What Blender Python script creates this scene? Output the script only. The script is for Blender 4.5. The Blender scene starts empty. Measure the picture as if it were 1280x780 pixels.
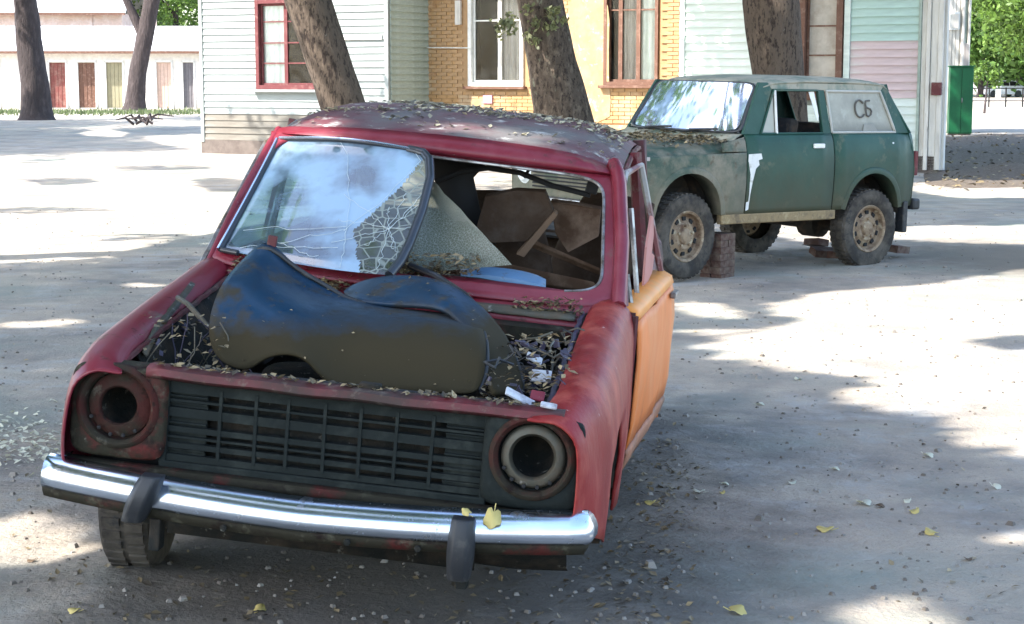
import bpy, bmesh, math, random
import numpy as np
from mathutils import Vector, Matrix, noise as mn
random.seed(7); RNG = np.random.default_rng(11)
scene = bpy.context.scene
# ------------------------------------------------------------------ camera, light, exposure
FPX, YH, HC = 2200.0, 97.0, 1.65            # focal length in photo pixels, horizon row, eye height
PITCH = math.atan((390 - YH) / FPX)
cam = bpy.data.cameras.new('camera'); camo = bpy.data.objects.new('camera', cam); scene.collection.objects.link(camo)
cam.sensor_width = 36; cam.lens = 36 * FPX / 1280; cam.clip_end = 3000; cam.clip_start = 0.05
camo.location = (0, 0, HC); camo.rotation_euler = (math.pi/2 - PITCH, 0, 0); scene.camera = camo
SUN = Vector((-0.62, -0.27, 0.74)).normalized()
world = bpy.data.worlds.new('World'); scene.world = world; world.use_nodes = True
wn = world.node_tree; sky = wn.nodes.new('ShaderNodeTexSky'); sky.sky_type = 'NISHITA'; sky.sun_disc = False
sky.sun_elevation = math.asin(SUN.z); sky.sun_rotation = math.atan2(SUN.x, SUN.y)
sky.dust_density = 1.6; sky.air_density = 1.0
wn.links.new(sky.outputs[0], wn.nodes['Background'].inputs[0]); wn.nodes['Background'].inputs[1].default_value = 0.15
sl = bpy.data.lights.new('sun', 'SUN'); sl.energy = 3.0; sl.angle = math.radians(0.5); sl.color = (1, .95, .88)
so = bpy.data.objects.new('sun', sl); scene.collection.objects.link(so); so.rotation_euler = SUN.to_track_quat('Z', 'Y').to_euler()
vs = scene.view_settings; vs.view_transform = 'Standard'; vs.look = 'None'; vs.gamma = 1; vs.exposure = 2.25
scene.cycles.max_bounces = 7; scene.cycles.transparent_max_bounces = 12

# ------------------------------------------------------------------ surveying helpers (photo measurements -> places on the site)
def ray(px, py):
    fw = np.array([0, math.cos(PITCH), -math.sin(PITCH)]); up = np.array([0, math.sin(PITCH), math.cos(PITCH)])
    return fw + (px-640)/FPX*np.array([1., 0, 0]) - (py-390)/FPX*up
def G(px, py, z=0.0):
    d = ray(px, py); t = (z-HC)/d[2]; return Vector((t*d[0], t*d[1], z))
def atD(px, py, depth):
    d = ray(px, py); t = depth/d[1]; return Vector((t*d[0], t*d[1], HC + t*d[2]))
def R3(ax, a):
    return Matrix.Rotation(a, 4, ax)
def pose(tx, ty, tz, yaw, pi, ro, S):
    return Matrix.Translation((tx, ty, tz)) @ R3('Z', yaw) @ R3('X', pi) @ R3('Y', ro) @ Matrix.Scale(S, 4)
MR = pose(-.6103, 4.8352, -.0306, -.1236, .0129, .0911, 1.04)
MN = pose(.3968, 14.4587, .0847, -.9241, -.0132, .0198, 1.0)
def loc(px, py, M, ax, val):
    Mi = M.inverted(); o = Mi @ Vector((0, 0, HC)); d = (Mi.to_3x3() @ Vector(ray(px, py)))
    return o + d*((val-o[ax])/d[ax])
def CR(px, py, y): return loc(px, py, MR, 1, y)      # a point on the red car at a given length along it

# ------------------------------------------------------------------ node materials
def mat(name, col, rough=.7, metal=0, layers=(), bump=0, bscale=40, coat=0, spec=.5, var=.12, vscale=6, trans=0, ior=1.45, bdist=.01, stretch=(1,1,1), zlow=None, sub=None):
    """base colour with soft variation; layers = (colour, noise scale, threshold, softness[, roughness])"""
    m = bpy.data.materials.new(name); m.use_nodes = True; nt = m.node_tree; N = nt.nodes; L = nt.links
    b = N['Principled BSDF']
    tc = N.new('ShaderNodeTexCoord'); mp = N.new('ShaderNodeMapping'); L.new(tc.outputs['Object'], mp.inputs[0]); mp.inputs[3].default_value = stretch
    def nz(scale, det=5, r=.6, off=0):
        n = N.new('ShaderNodeTexNoise'); n.inputs['Scale'].default_value = scale; n.inputs['Detail'].default_value = det; n.inputs['Roughness'].default_value = r
        if off:
            a = N.new('ShaderNodeVectorMath'); a.inputs[1].default_value = (off, off*1.7, -off); L.new(mp.outputs[0], a.inputs[0]); L.new(a.outputs[0], n.inputs[0])
        else: L.new(mp.outputs[0], n.inputs[0])
        return n.outputs[0]
    cr = N.new('ShaderNodeValToRGB'); L.new(nz(vscale), cr.inputs[0])
    c = Vector(col[:3]); cr.color_ramp.elements[0].position = .3; cr.color_ramp.elements[1].position = .7
    cr.color_ramp.elements[0].color = (*(c*(1-var)), 1); cr.color_ramp.elements[1].color = (*(c*(1+var)), 1)
    out = cr.outputs[0]; rv = None
    for i, ly in enumerate(layers):
        lc, sc, th, so_ = ly[:4]
        mr = N.new('ShaderNodeMapRange'); mr.inputs[1].default_value = th-so_; mr.inputs[2].default_value = th+so_; L.new(nz(sc, 8, .65, 3.1+i*5), mr.inputs[0])
        mx = N.new('ShaderNodeMix'); mx.data_type = 'RGBA'; L.new(mr.outputs[0], mx.inputs[0]); L.new(out, mx.inputs[6]); mx.inputs[7].default_value = (*lc, 1); out = mx.outputs[2]
        if len(ly) > 4:
            mf = N.new('ShaderNodeMix'); L.new(mr.outputs[0], mf.inputs[0]); mf.inputs[3].default_value = ly[4]
            if rv: L.new(rv, mf.inputs[2])
            else: mf.inputs[2].default_value = rough
            rv = mf.outputs[0]
    if zlow:
        lc, z0, z1, amp = zlow
        sp = N.new('ShaderNodeSeparateXYZ'); L.new(tc.outputs['Object'], sp.inputs[0])
        ad = N.new('ShaderNodeMath'); ad.operation = 'MULTIPLY_ADD'; L.new(nz(9, 8, .7, 9), ad.inputs[0]); ad.inputs[1].default_value = amp; L.new(sp.outputs[2], ad.inputs[2])
        mr = N.new('ShaderNodeMapRange'); mr.inputs[1].default_value = z1+amp/2; mr.inputs[2].default_value = z0+amp/2; L.new(ad.outputs[0], mr.inputs[0])
        mx = N.new('ShaderNodeMix'); mx.data_type = 'RGBA'; L.new(mr.outputs[0], mx.inputs[0]); L.new(out, mx.inputs[6]); mx.inputs[7].default_value = (*lc, 1); out = mx.outputs[2]
        mf = N.new('ShaderNodeMix'); L.new(mr.outputs[0], mf.inputs[0]); mf.inputs[3].default_value = .85
        if rv: L.new(rv, mf.inputs[2])
        else: mf.inputs[2].default_value = rough
        rv = mf.outputs[0]
    L.new(out, b.inputs['Base Color'])
    if rv: L.new(rv, b.inputs['Roughness'])
    else: b.inputs['Roughness'].default_value = rough
    b.inputs['Metallic'].default_value = metal; b.inputs['Coat Weight'].default_value = coat; b.inputs['Coat Roughness'].default_value = .12
    b.inputs['Specular IOR Level'].default_value = spec; b.inputs['IOR'].default_value = ior; b.inputs['Transmission Weight'].default_value = trans
    if sub: b.inputs['Subsurface Weight'].default_value = sub
    if bump:
        bm = N.new('ShaderNodeBump'); bm.inputs['Strength'].default_value = bump; bm.inputs['Distance'].default_value = bdist
        L.new(nz(bscale, 8, .65), bm.inputs['Height']); L.new(bm.outputs[0], b.inputs['Normal'])
    return m
def glassmat(name, tint, filmamt, filmcol, gloss_rough=.03, dscale=5, th=.55, soft=.2, crack=0, base=.1, ior=1.6, dark=None):
    """a window pane: reflection by angle over clear glass, under a diffuse film: dusty, crazed or coloured like reflected sky"""
    m = bpy.data.materials.new(name); m.use_nodes = True; nt = m.node_tree; N = nt.nodes; L = nt.links; N.remove(N['Principled BSDF'])
    tr = N.new('ShaderNodeBsdfTransparent'); tr.inputs[0].default_value = (*tint, 1)
    if dark: tr = N.new('ShaderNodeBsdfDiffuse'); tr.inputs[0].default_value = (*dark, 1)
    gl = N.new('ShaderNodeBsdfGlossy'); gl.inputs['Roughness'].default_value = gloss_rough
    fr = N.new('ShaderNodeFresnel'); fr.inputs[0].default_value = ior
    tc = N.new('ShaderNodeTexCoord')
    n = N.new('ShaderNodeTexNoise'); n.inputs['Scale'].default_value = dscale; n.inputs['Detail'].default_value = 6; L.new(tc.outputs['Object'], n.inputs[0])
    mr = N.new('ShaderNodeMapRange'); mr.inputs[1].default_value = th-soft; mr.inputs[2].default_value = th+soft; mr.inputs[3].default_value = base; mr.inputs[4].default_value = filmamt; L.new(n.outputs[0], mr.inputs[0])
    di = N.new('ShaderNodeBsdfDiffuse'); di.inputs[0].default_value = (*filmcol, 1)
    m1 = N.new('ShaderNodeMixShader'); L.new(fr.outputs[0], m1.inputs[0]); L.new(tr.outputs[0], m1.inputs[1]); L.new(gl.outputs[0], m1.inputs[2])
    m2 = N.new('ShaderNodeMixShader'); L.new(mr.outputs[0], m2.inputs[0]); L.new(m1.outputs[0], m2.inputs[1]); L.new(di.outputs[0], m2.inputs[2])
    out = m2
    if crack:
        vo = N.new('ShaderNodeTexVoronoi'); vo.feature = 'DISTANCE_TO_EDGE'; vo.inputs['Scale'].default_value = crack; L.new(tc.outputs['Object'], vo.inputs[0])
        mc = N.new('ShaderNodeMapRange'); mc.inputs[1].default_value = .03; mc.inputs[2].default_value = .07; mc.inputs[3].default_value = .85; mc.inputs[4].default_value = 0; L.new(vo.outputs[0], mc.inputs[0])
        dc = N.new('ShaderNodeBsdfDiffuse'); dc.inputs[0].default_value = (.26, .29, .26, 1)
        m3 = N.new('ShaderNodeMixShader'); L.new(mc.outputs[0], m3.inputs[0]); L.new(m2.outputs[0], m3.inputs[1]); L.new(dc.outputs[0], m3.inputs[2]); out = m3
        bp = N.new('ShaderNodeBump'); bp.inputs['Strength'].default_value = .6; bp.inputs['Distance'].default_value = .01
        v2 = N.new('ShaderNodeTexVoronoi'); v2.inputs['Scale'].default_value = crack; L.new(tc.outputs['Object'], v2.inputs[0]); L.new(v2.outputs['Color'], bp.inputs['Height']); L.new(bp.outputs[0], gl.inputs['Normal'])
    L.new(out.outputs[0], N['Material Output'].inputs[0]); return m
def leafmat(name, col, tr=.35, var=.35):
    m = bpy.data.materials.new(name); m.use_nodes = True; nt = m.node_tree; N = nt.nodes; L = nt.links; b = N['Principled BSDF']
    g = N.new('ShaderNodeNewGeometry'); cr = N.new('ShaderNodeValToRGB'); L.new(g.outputs['Random Per Island'], cr.inputs[0])
    c = Vector(col); cr.color_ramp.elements[0].color = (*(c*(1-var)), 1); cr.color_ramp.elements[1].color = (c.x*(1+var*1.2), c.y*(1+var), c.z*(1+var*.4), 1)
    L.new(cr.outputs[0], b.inputs['Base Color']); b.inputs['Roughness'].default_value = .55
    t = N.new('ShaderNodeBsdfTranslucent'); L.new(cr.outputs[0], t.inputs[0])
    mx = N.new('ShaderNodeMixShader'); mx.inputs[0].default_value = tr; L.new(b.outputs[0], mx.inputs[1]); L.new(t.outputs[0], mx.inputs[2]); L.new(mx.outputs[0], N['Material Output'].inputs[0])
    return m

# ------------------------------------------------------------------ mesh helpers
def tag(o, label=None, cat=None, group=None, kind=None):
    if label: o['label'] = label
    if cat: o['category'] = cat
    if group: o['group'] = group
    if kind: o['kind'] = kind
    return o
def empty(name, label, cat, M=None, locn=(0,0,0), rz=0, group=None):
    o = bpy.data.objects.new(name, None); scene.collection.objects.link(o)
    if M is not None: o.matrix_world = M
    else: o.location = locn; o.rotation_euler = (0, 0, rz)
    o.empty_display_size = .2
    return tag(o, label, cat, group)
def link(name, me, parent=None):
    o = bpy.data.objects.new(name, me); scene.collection.objects.link(o)
    if parent: o.parent = parent
    return o
class MB:
    def __init__(s): s.v = []; s.f = []
    def add(s, V, F):
        k = len(s.v); s.v += [tuple(p) for p in V]; s.f += [tuple(i+k for i in f) for f in F]; return s
    def box(s, c, d, M=None, taper=1):
        x, y, z = [q/2 for q in d]; V = []
        for sz in (-1, 1):
            k = taper if sz > 0 else 1
            for a, b in ((-1,-1),(1,-1),(1,1),(-1,1)): V.append(Vector((a*x*k, b*y*k, sz*z)))
        if M is not None: V = [M @ p for p in V]
        V = [p+Vector(c) for p in V]
        return s.add(V, [(3,2,1,0),(4,5,6,7),(0,1,5,4),(1,2,6,5),(2,3,7,6),(3,0,4,7)])
    def grid(s, rows, close=False, flip=False):
        n = len(rows[0]); V = [p for r in rows for p in r]; F = []
        for i in range(len(rows)-1):
            for j in range(n if close else n-1):
                a, b = i*n+j, i*n+(j+1) % n; q = (a, b, b+n, a+n); F.append(q[::-1] if flip else q)
        return s.add(V, F)
    def tube(s, pts, r, n=8, cap=True, sq=None):
        pts = [Vector(p) for p in pts]; rows = []; up = None
        for i, p in enumerate(pts):
            t = (pts[min(i+1, len(pts)-1)] - pts[max(i-1, 0)]).normalized()
            if up is None: up = t.orthogonal().normalized() if sq is None else (Vector(sq) - t*t.dot(Vector(sq))).normalized()
            up = (up - t*up.dot(t)).normalized(); sd = t.cross(up); rr = r[i] if isinstance(r, (list, tuple)) else r
            rows.append([p + up*math.cos(2*math.pi*k/n)*rr + sd*math.sin(2*math.pi*k/n)*rr for k in range(n)])
        k0 = len(s.v); s.grid(rows, close=True)
        if cap: s.f += [tuple(range(k0, k0+n)), tuple(range(k0+(len(rows)-1)*n, k0+len(rows)*n))[::-1]]
        return s
    def lathe(s, prof, o, ax, n=24, cap=False):
        ax = Vector(ax).normalized(); u = ax.orthogonal().normalized(); w = ax.cross(u); o = Vector(o)
        s.grid([[o + ax*h + (u*math.cos(2*math.pi*k/n) + w*math.sin(2*math.pi*k/n))*r for k in range(n)] for r, h in prof], close=True)
        return s
    def prism(s, poly, vec):
        vec = Vector(vec); n = len(poly); V = [Vector(p) for p in poly] + [Vector(p)+vec for p in poly]
        return s.add(V, [tuple(range(n))[::-1], tuple(range(n, 2*n))] + [(i, (i+1) % n, (i+1) % n+n, i+n) for i in range(n)])
    def strip(s, path, prof):     # sweep an open (a,b) profile along a path of (point, A axis, B axis)
        return s.grid([[Vector(p)+A*a+B*b for a, b in prof] for p, A, B in path])
    def mesh(s, name, m, smooth=False):
        me = bpy.data.meshes.new(name); me.from_pydata(s.v, [], s.f); me.materials.append(m)
        b = bmesh.new(); b.from_mesh(me); bmesh.ops.recalc_face_normals(b, faces=b.faces); b.to_mesh(me); b.free()
        if smooth:
            me.polygons.foreach_set('use_smooth', [True]*len(me.polygons))
            try: me.set_sharp_from_angle(angle=math.radians(smooth if smooth is not True else 50))
            except Exception: pass
        me.update(); return me
    def obj(s, name, m, parent=None, smooth=False, solid=0, bev=0, sub=0, off=0, lab=None):
        o = link(name, s.mesh(name, m, smooth), parent)
        if sub: md = o.modifiers.new('sub', 'SUBSURF'); md.levels = sub; md.render_levels = sub
        if solid: md = o.modifiers.new('sol', 'SOLIDIFY'); md.thickness = solid; md.offset = off
        if bev: md = o.modifiers.new('bev', 'BEVEL'); md.width = bev; md.segments = 2; md.limit_method = 'ANGLE'; md.angle_limit = math.radians(40)
        if lab: o['label'] = lab
        return o
def lerp(a, b, t): return a+(b-a)*t
def interp(x, xs, ys): return float(np.interp(x, xs, ys))
def nz3(x, y, z, s=1): return mn.noise(Vector((x*s, y*s, z*s)))
def bumpy(o, amp, sc, seed=0):
    for v in o.data.vertices:
        n = mn.noise_vector((v.co*sc)+Vector((seed, seed, seed))); v.co += n*amp

# ------------------------------------------------------------------ sunlit outlines on the ground; crown leaves are culled to shape them
LIT_PX = [
 [(-400,200),(60,204),(130,192),(320,187),(330,235),(330,290),(210,300),(120,318),(0,322),(-500,330)],
 [(100,166),(130,161),(160,166),(150,171),(110,170)], [(185,170),(252,168),(252,187),(200,180)],
 [(-300,139),(60,139),(100,141),(250,135),(252,140),(110,150),(-300,150)],
 [(966,379),(1055,361),(1172,355),(1280,338),(1700,320),(1700,600),(1300,575),(1232,559),(1190,526),(1184,517),(1078,511),(1055,486),(1137,476),(996,464),(907,447),(872,432),(943,417),(1002,402)],
 [(848,376),(900,380),(937,400),(890,398),(850,388)],
 [(1055,752),(1137,750),(1202,780),(1250,820),(1120,830)], [(1252,662),(1300,660),(1310,690),(1275,682)],
 [(1145,228),(1400,226),(1400,246),(1200,247),(1148,240)], [(1128,283),(1400,280),(1400,308),(1200,303),(1130,300)],
 [(960,284),(1100,286),(1100,302),(1000,301),(965,292)],
 [(1212,120),(1500,120),(1500,136),(1212,136)], [(1212,145),(1500,145),(1500,153),(1212,152)],
 [(-40,652),(60,646),(108,668),(108,700),(60,712),(-40,702)],
 [(158,356),(190,353),(190,361),(160,362)], [(0,402),(90,400),(90,407),(0,409)],
 [(20,488),(80,490),(80,494),(20,494)], [(850,412),(900,408),(905,418),(860,422)],
 [(1060,488),(1100,484),(1110,492),(1070,496)],
 [(-200,250),(330,250),(330,270),(-200,280)],
]
LIT = [[tuple(G(x, max(y, 112)).xy) for x, y in p] for p in LIT_PX]
HOLES_PX = [[(240,226),(262,222),(318,226),(318,238),(270,240)], [(30,224),(110,222),(118,228),(60,232)], [(0,296),(200,292),(330,300),(330,304),(200,300),(0,304)], [(1215,426),(1290,422),(1290,434),(1250,434)], [(-80,262),(60,258),(150,262),(60,268)], [(140,208),(250,206),(262,211),(150,214)]]
HOLES = [[tuple(G(x, y).xy) for x, y in p] for p in HOLES_PX]
def inpoly(X, Y, poly):
    c = np.zeros(len(X), bool); n = len(poly)
    for i in range(n):
        x1, y1 = poly[i]; x2, y2 = poly[(i+1) % n]
        if y1 == y2: continue
        h = ((y1 > Y) != (y2 > Y)) & (X < (x2-x1)*(Y-y1)/(y2-y1)+x1); c ^= h
    return c
FA = Vector((-6.83, 39.0, 0)); FD = Vector((14.1, -8.2, 0)).normalized(); FB = Vector((-FD.y, FD.x, 0))   # house front: corner, along, back
SUNSPOTS = []      # (point, radius): places on the car roof etc. that the sun reaches
def fil(P):        # which leaf clumps stay
    S = np.array(SUN); t = P[:, 2]/S[2]; gx = P[:, 0]-S[0]*t; gy = P[:, 1]-S[1]*t
    jx = gx + RNG.normal(0, .03, len(P)) ; jy = gy + RNG.normal(0, .05, len(P))
    lit = np.zeros(len(P), bool)
    for p in LIT:
        for dx, dy in ((0, 0), (.13, 0), (-.13, 0), (0, .13), (0, -.13)): lit |= inpoly(jx+dx, jy+dy, p)
    for p in HOLES: lit &= ~inpoly(jx, jy, p)
    for c, r in SUNSPOTS:
        d = P - np.array(c); tt = d @ S; q = d - tt[:, None]*S; lit |= ((q**2).sum(1) < r*r) & (tt > 0)
    nrm = np.array(FB); o = np.array(FA)                       # sun reaching the house front
    den = S @ nrm; tt = ((P-o) @ nrm)/den; H = P - S*tt[:, None]; s_ = (H-o) @ np.array(FD); z_ = H[:, 2]
    front = ((P-o) @ nrm < 0) & (z_ > .35) & (z_ < 5)
    lit |= front & (s_ > -1.0) & (s_ < 4.8) & (z_ + RNG.normal(0, .05, len(P)) > .9)
    return ~lit
SUNSPOTS += [(MR @ Vector((-.58, 1.82, 1.36)), .23), (MR @ Vector((-.48, 1.82, 1.37)), .20)]
for k in range(5): SUNSPOTS.append((MR @ Vector((-.02+k*.075, 1.93-.004*k, 1.41)), .155))

# ------------------------------------------------------------------ materials
K = {}
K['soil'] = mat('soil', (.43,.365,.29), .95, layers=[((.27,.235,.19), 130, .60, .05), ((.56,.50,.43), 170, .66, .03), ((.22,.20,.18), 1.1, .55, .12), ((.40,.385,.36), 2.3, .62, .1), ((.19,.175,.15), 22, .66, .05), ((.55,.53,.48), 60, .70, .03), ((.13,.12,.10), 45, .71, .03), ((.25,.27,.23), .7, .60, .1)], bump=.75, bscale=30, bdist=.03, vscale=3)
def add_dark_patch(m, cx, cy, sx, sy, ang, col):
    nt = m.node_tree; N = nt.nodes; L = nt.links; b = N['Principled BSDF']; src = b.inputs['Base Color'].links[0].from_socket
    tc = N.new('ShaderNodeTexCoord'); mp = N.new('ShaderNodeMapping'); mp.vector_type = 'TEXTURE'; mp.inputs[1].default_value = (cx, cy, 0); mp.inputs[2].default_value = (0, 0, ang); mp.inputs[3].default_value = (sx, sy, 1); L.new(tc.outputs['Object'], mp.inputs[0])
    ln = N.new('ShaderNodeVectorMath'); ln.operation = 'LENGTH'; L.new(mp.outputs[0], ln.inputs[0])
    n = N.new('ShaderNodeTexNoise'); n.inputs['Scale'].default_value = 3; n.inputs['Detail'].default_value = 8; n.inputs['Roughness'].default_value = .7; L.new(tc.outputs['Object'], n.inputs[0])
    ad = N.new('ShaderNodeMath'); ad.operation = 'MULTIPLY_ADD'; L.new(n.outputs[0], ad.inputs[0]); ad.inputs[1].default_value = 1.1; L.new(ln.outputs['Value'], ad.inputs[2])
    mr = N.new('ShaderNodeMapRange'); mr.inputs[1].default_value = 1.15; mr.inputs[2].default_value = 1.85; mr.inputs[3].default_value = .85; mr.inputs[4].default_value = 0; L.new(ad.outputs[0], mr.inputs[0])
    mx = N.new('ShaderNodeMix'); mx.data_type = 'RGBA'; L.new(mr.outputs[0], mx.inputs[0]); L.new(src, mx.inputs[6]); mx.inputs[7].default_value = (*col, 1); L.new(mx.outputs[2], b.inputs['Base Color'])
add_dark_patch(K['soil'], -.28, 6.4, 1.15, 2.9, -.12, (.060,.050,.038))  # browner soil round the red car, with the shade beneath it painted in
add_dark_patch(K['soil'], 4.9, 16.0, 2.0, 1.5, -.9, (.15,.13,.10))
K['mulch'] = mat('dark_soil', (.13,.10,.075), .95, layers=[((.22,.18,.13), 14, .6, .08), ((.05,.04,.03), 30, .62, .06)], bump=.9, bscale=25, bdist=.05)
K['red'] = mat('red_paint', (.17,.012,.024), .42, coat=.12, spec=.45, layers=[((.23,.05,.065), 2.6, .60, .12, .55), ((.07,.03,.025), 9, .66, .04, .85), ((.24,.17,.15), 38, .70, .03, .9), ((.05,.02,.02), 60, .72, .02, .9), ((.16,.10,.08), 5, .64, .05, .85)], vscale=3, bump=.06, bscale=14)
K['reddirty'] = mat('grimy_red_paint', (.12,.013,.018), .5, layers=[((.055,.035,.03), 5, .50, .12, .85), ((.16,.13,.10), 18, .62, .07, .9)], bump=.25, bscale=30)
K['fend'] = mat('sunburnt_red_paint', (.235,.018,.017), .5, coat=.03, spec=.35, layers=[((.42,.10,.07), 6, .57, .10, .6), ((.16,.05,.04), 8, .66, .05, .8), ((.55,.40,.36), 22, .70, .03, .8), ((.10,.03,.03), 45, .71, .02, .9)], stretch=(1,1,.5), bump=.35, bscale=8, bdist=.02)
K['grime'] = mat('oily_grime', (.016,.017,.015), .8, spec=.2, layers=[((.05,.038,.027), 7, .56, .1), ((.20,.19,.16), 30, .66, .05)], bump=.6, bscale=30, bdist=.012)
K['nose'] = mat('peeling_nose_paint', (.030,.027,.018), .85, spec=.2, layers=[((.11,.016,.016), 4.5, .61, .07, .6), ((.09,.085,.06), 14, .62, .06), ((.018,.012,.010), 16, .60, .06), ((.2,.2,.16), 40, .70, .03)], bump=.5, bscale=28, bdist=.01)
K['grille'] = mat('sooty_grille', (.014,.018,.017), .8, spec=.15, layers=[((.034,.040,.035), 11, .6, .1), ((.28,.3,.3), 40, .74, .03)], bump=.3, bscale=40)
K['black'] = mat('black_void', (.012,.012,.012), .8)
K['chrome'] = mat('chrome', (.68,.77,.90), .22, metal=1, layers=[((.22,.20,.17), 9, .67, .04, .6), ((.35,.33,.30), 40, .68, .04, .5)], bump=.03, bscale=6)
K['dchrome'] = mat('dull_chrome', (.42,.42,.42), .38, metal=.9, layers=[((.14,.11,.08), 12, .52, .14, .8)])
K['rubber'] = mat('black_rubber', (.022,.024,.027), .5, layers=[((.09,.085,.075), 14, .62, .08, .85)], bump=.15, bscale=30)
K['surr'] = mat('rusty_maroon_panel', (.055,.016,.013), .85, spec=.2, layers=[((.030,.026,.018), 6, .46, .08), ((.11,.10,.075), 18, .66, .05), ((.016,.010,.008), 22, .62, .05)], bump=.5, bscale=28)
K['ring'] = mat('bare_tin_ring', (.085,.08,.06), .5, metal=.3, layers=[((.12,.09,.06), 14, .56, .1, .8), ((.45,.43,.38), 24, .66, .05)], bump=.3, bscale=40)
K['liner'] = mat('scuffed_black_plastic', (.009,.040,.085), .28, spec=.38, layers=[((.014,.024,.04), 3, .58, .2, .45), ((.04,.034,.022), 6, .60, .06, .8), ((.09,.08,.06), 26, .66, .04, .85), ((.5,.5,.5), 60, .775, .015, .8)], zlow=((.032,.024,.009), .875, .950, .12), bump=.12, bscale=18)  # blue base stands in for sky reflected on the ridge; dusty brown below
K['linerd'] = mat('dusty_black_plastic', (.05,.05,.042), .62, layers=[((.10,.09,.065), 6, .52, .14, .85), ((.03,.035,.035), 4, .6, .1)], bump=.2, bscale=25)
K['orange'] = mat('orange_paint', (.72,.20,.045), .5, spec=.3, layers=[((.74,.30,.13), 5, .55, .10, .6), ((.45,.12,.06), 7, .66, .07, .7), ((.40,.30,.2), 24, .7, .04), ((.15,.06,.03), 50, .72, .02)], stretch=(1,1,.35), bump=.12, bscale=10)
K['amber'] = mat('amber_door_top', (.78,.29,.06), .45, layers=[((.7,.34,.12), 8, .62, .1)], spec=.3)
K['doorlow'] = mat('brown_orange_sill_paint', (.36,.15,.08), .7, layers=[((.2,.11,.07), 9, .55, .1), ((.5,.3,.18), 16, .64, .06)], bump=.2)
K['green'] = mat('green_paint', (.012,.055,.038), .5, coat=.04, spec=.35, layers=[((.025,.078,.056), 2.3, .55, .14, .45), ((.13,.14,.10), 6, .66, .08, .8), ((.25,.24,.18), 40, .73, .03, .8)], zlow=((.085,.075,.045), .30, .98, .50), bump=.05)
K['greend'] = mat('dusty_green_paint', (.038,.072,.050), .6, layers=[((.22,.20,.15), 4, .50, .1, .85), ((.10,.075,.05), 9, .64, .06, .9)], bump=.25, zlow=((.17,.15,.10), .4, .9, .4))
K['greenroof'] = mat('dusty_roof_paint', (.12,.17,.13), .6, layers=[((.34,.32,.25), 5, .46, .1, .85), ((.14,.12,.08), 14, .66, .06, .9)], bump=.2)
K['tan'] = mat('muddy_tan_sill', (.26,.19,.10), .85, layers=[((.12,.09,.06), 9, .58, .08), ((.38,.3,.17), 13, .62, .06)], bump=.4)
K['primer'] = mat('white_filler', (.68,.69,.66), .8, layers=[((.45,.45,.4), 12, .64, .06)])
K['tyre'] = mat('dusty_tyre', (.035,.030,.025), .95, layers=[((.11,.095,.075), 6, .54, .12), ((.03,.03,.03), 12, .62, .06)], bump=.3, bscale=40)
K['rim'] = mat('rusty_rim', (.30,.22,.14), .7, metal=.15, layers=[((.13,.075,.045), 9, .55, .08), ((.45,.38,.26), 14, .62, .05)], bump=.3)
K['under'] = mat('underbody', (.03,.027,.023), .9, layers=[((.09,.06,.04), 8, .6, .1)], bump=.3)
K['seat'] = mat('faded_brown_vinyl', (.042,.024,.013), .8, spec=.2, layers=[((.07,.045,.028), 5, .58, .1), ((.07,.05,.035), 9, .6, .1)], bump=.3, bscale=20)
K['card'] = mat('brown_board', (.075,.042,.024), .85, spec=.2, layers=[((.18,.12,.08), 6, .55, .1)])
K['blueplastic'] = mat('blue_grey_plastic', (.10,.20,.33), .45, layers=[((.2,.26,.32), 6, .6, .1, .7), ((.1,.1,.09), 18, .66, .05)])
K['litter'] = leafmat('dry_leaf_litter', (.20,.165,.12), .1, .8)
K['rooflitter'] = leafmat('bleached_leaf_litter', (.30,.29,.26), .1, .7)
K['leafyel'] = leafmat('yellow_leaf', (.62,.52,.20), .2, .25)
K['brick'] = mat('ochre_brick', (.46,.275,.125), .85, layers=[((.47,.35,.22), 1.2, .54, .08), ((.36,.19,.09), 3, .62, .08)], bump=.3, bscale=40)
K['mortar'] = mat('mortar', (.38,.24,.125), .95, bump=.3)
K['plaster'] = mat('beige_render', (.42,.28,.145), .9, layers=[((.40,.30,.19), 3, .56, .08), ((.66,.6,.5), 6, .64, .06)], bump=.4, bscale=20)
K['wood_wd'] = mat('dirty_clapboard', (.17,.155,.13), .9, layers=[((.23,.23,.205), 2, .56, .12), ((.12,.10,.08), 6, .62, .1)], stretch=(.3,1,2), bump=.3)
K['wood_w'] = mat('pale_green_clapboard', (.285,.315,.305), .8, layers=[((.25,.275,.262), 2, .60, .1), ((.20,.20,.18), 16, .70, .05)], stretch=(.3,1,2), bump=.25, bscale=30)
K['wood_g'] = mat('grey_green_clapboard', (.36,.42,.36), .85, layers=[((.26,.31,.26), 2, .58, .1)], stretch=(.3,1,2), bump=.25)
K['wood_r'] = mat('weathered_green_clapboard', (.66,.72,.66), .85, layers=[((.54,.63,.58), 1.6, .56, .1), ((.66,.68,.62), 7, .66, .06), ((.3,.28,.22), 14, .70, .05)], stretch=(.3,1,2), bump=.3, bscale=30)
K['wood_t'] = mat('turquoise_clapboard', (.42,.56,.50), .85, layers=[((.5,.64,.58), 2, .58, .1), ((.3,.3,.25), 14, .70, .05)], stretch=(.3,1,2), bump=.3, bscale=30)
K['wood_p'] = mat('pink_clapboard', (.58,.455,.45), .85, layers=[((.6,.58,.54), 2, .56, .1), ((.5,.36,.36), 7, .64, .06)], stretch=(.3,1,2), bump=.3, bscale=30)
K['cream'] = mat('cream_board', (.66,.63,.57), .85, layers=[((.5,.46,.4), 3, .58, .1), ((.35,.3,.26), 14, .68, .05)], stretch=(2,2,.3), bump=.3)
K['sheath'] = mat('wall_sheathing', (.20,.21,.18), .9)
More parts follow.
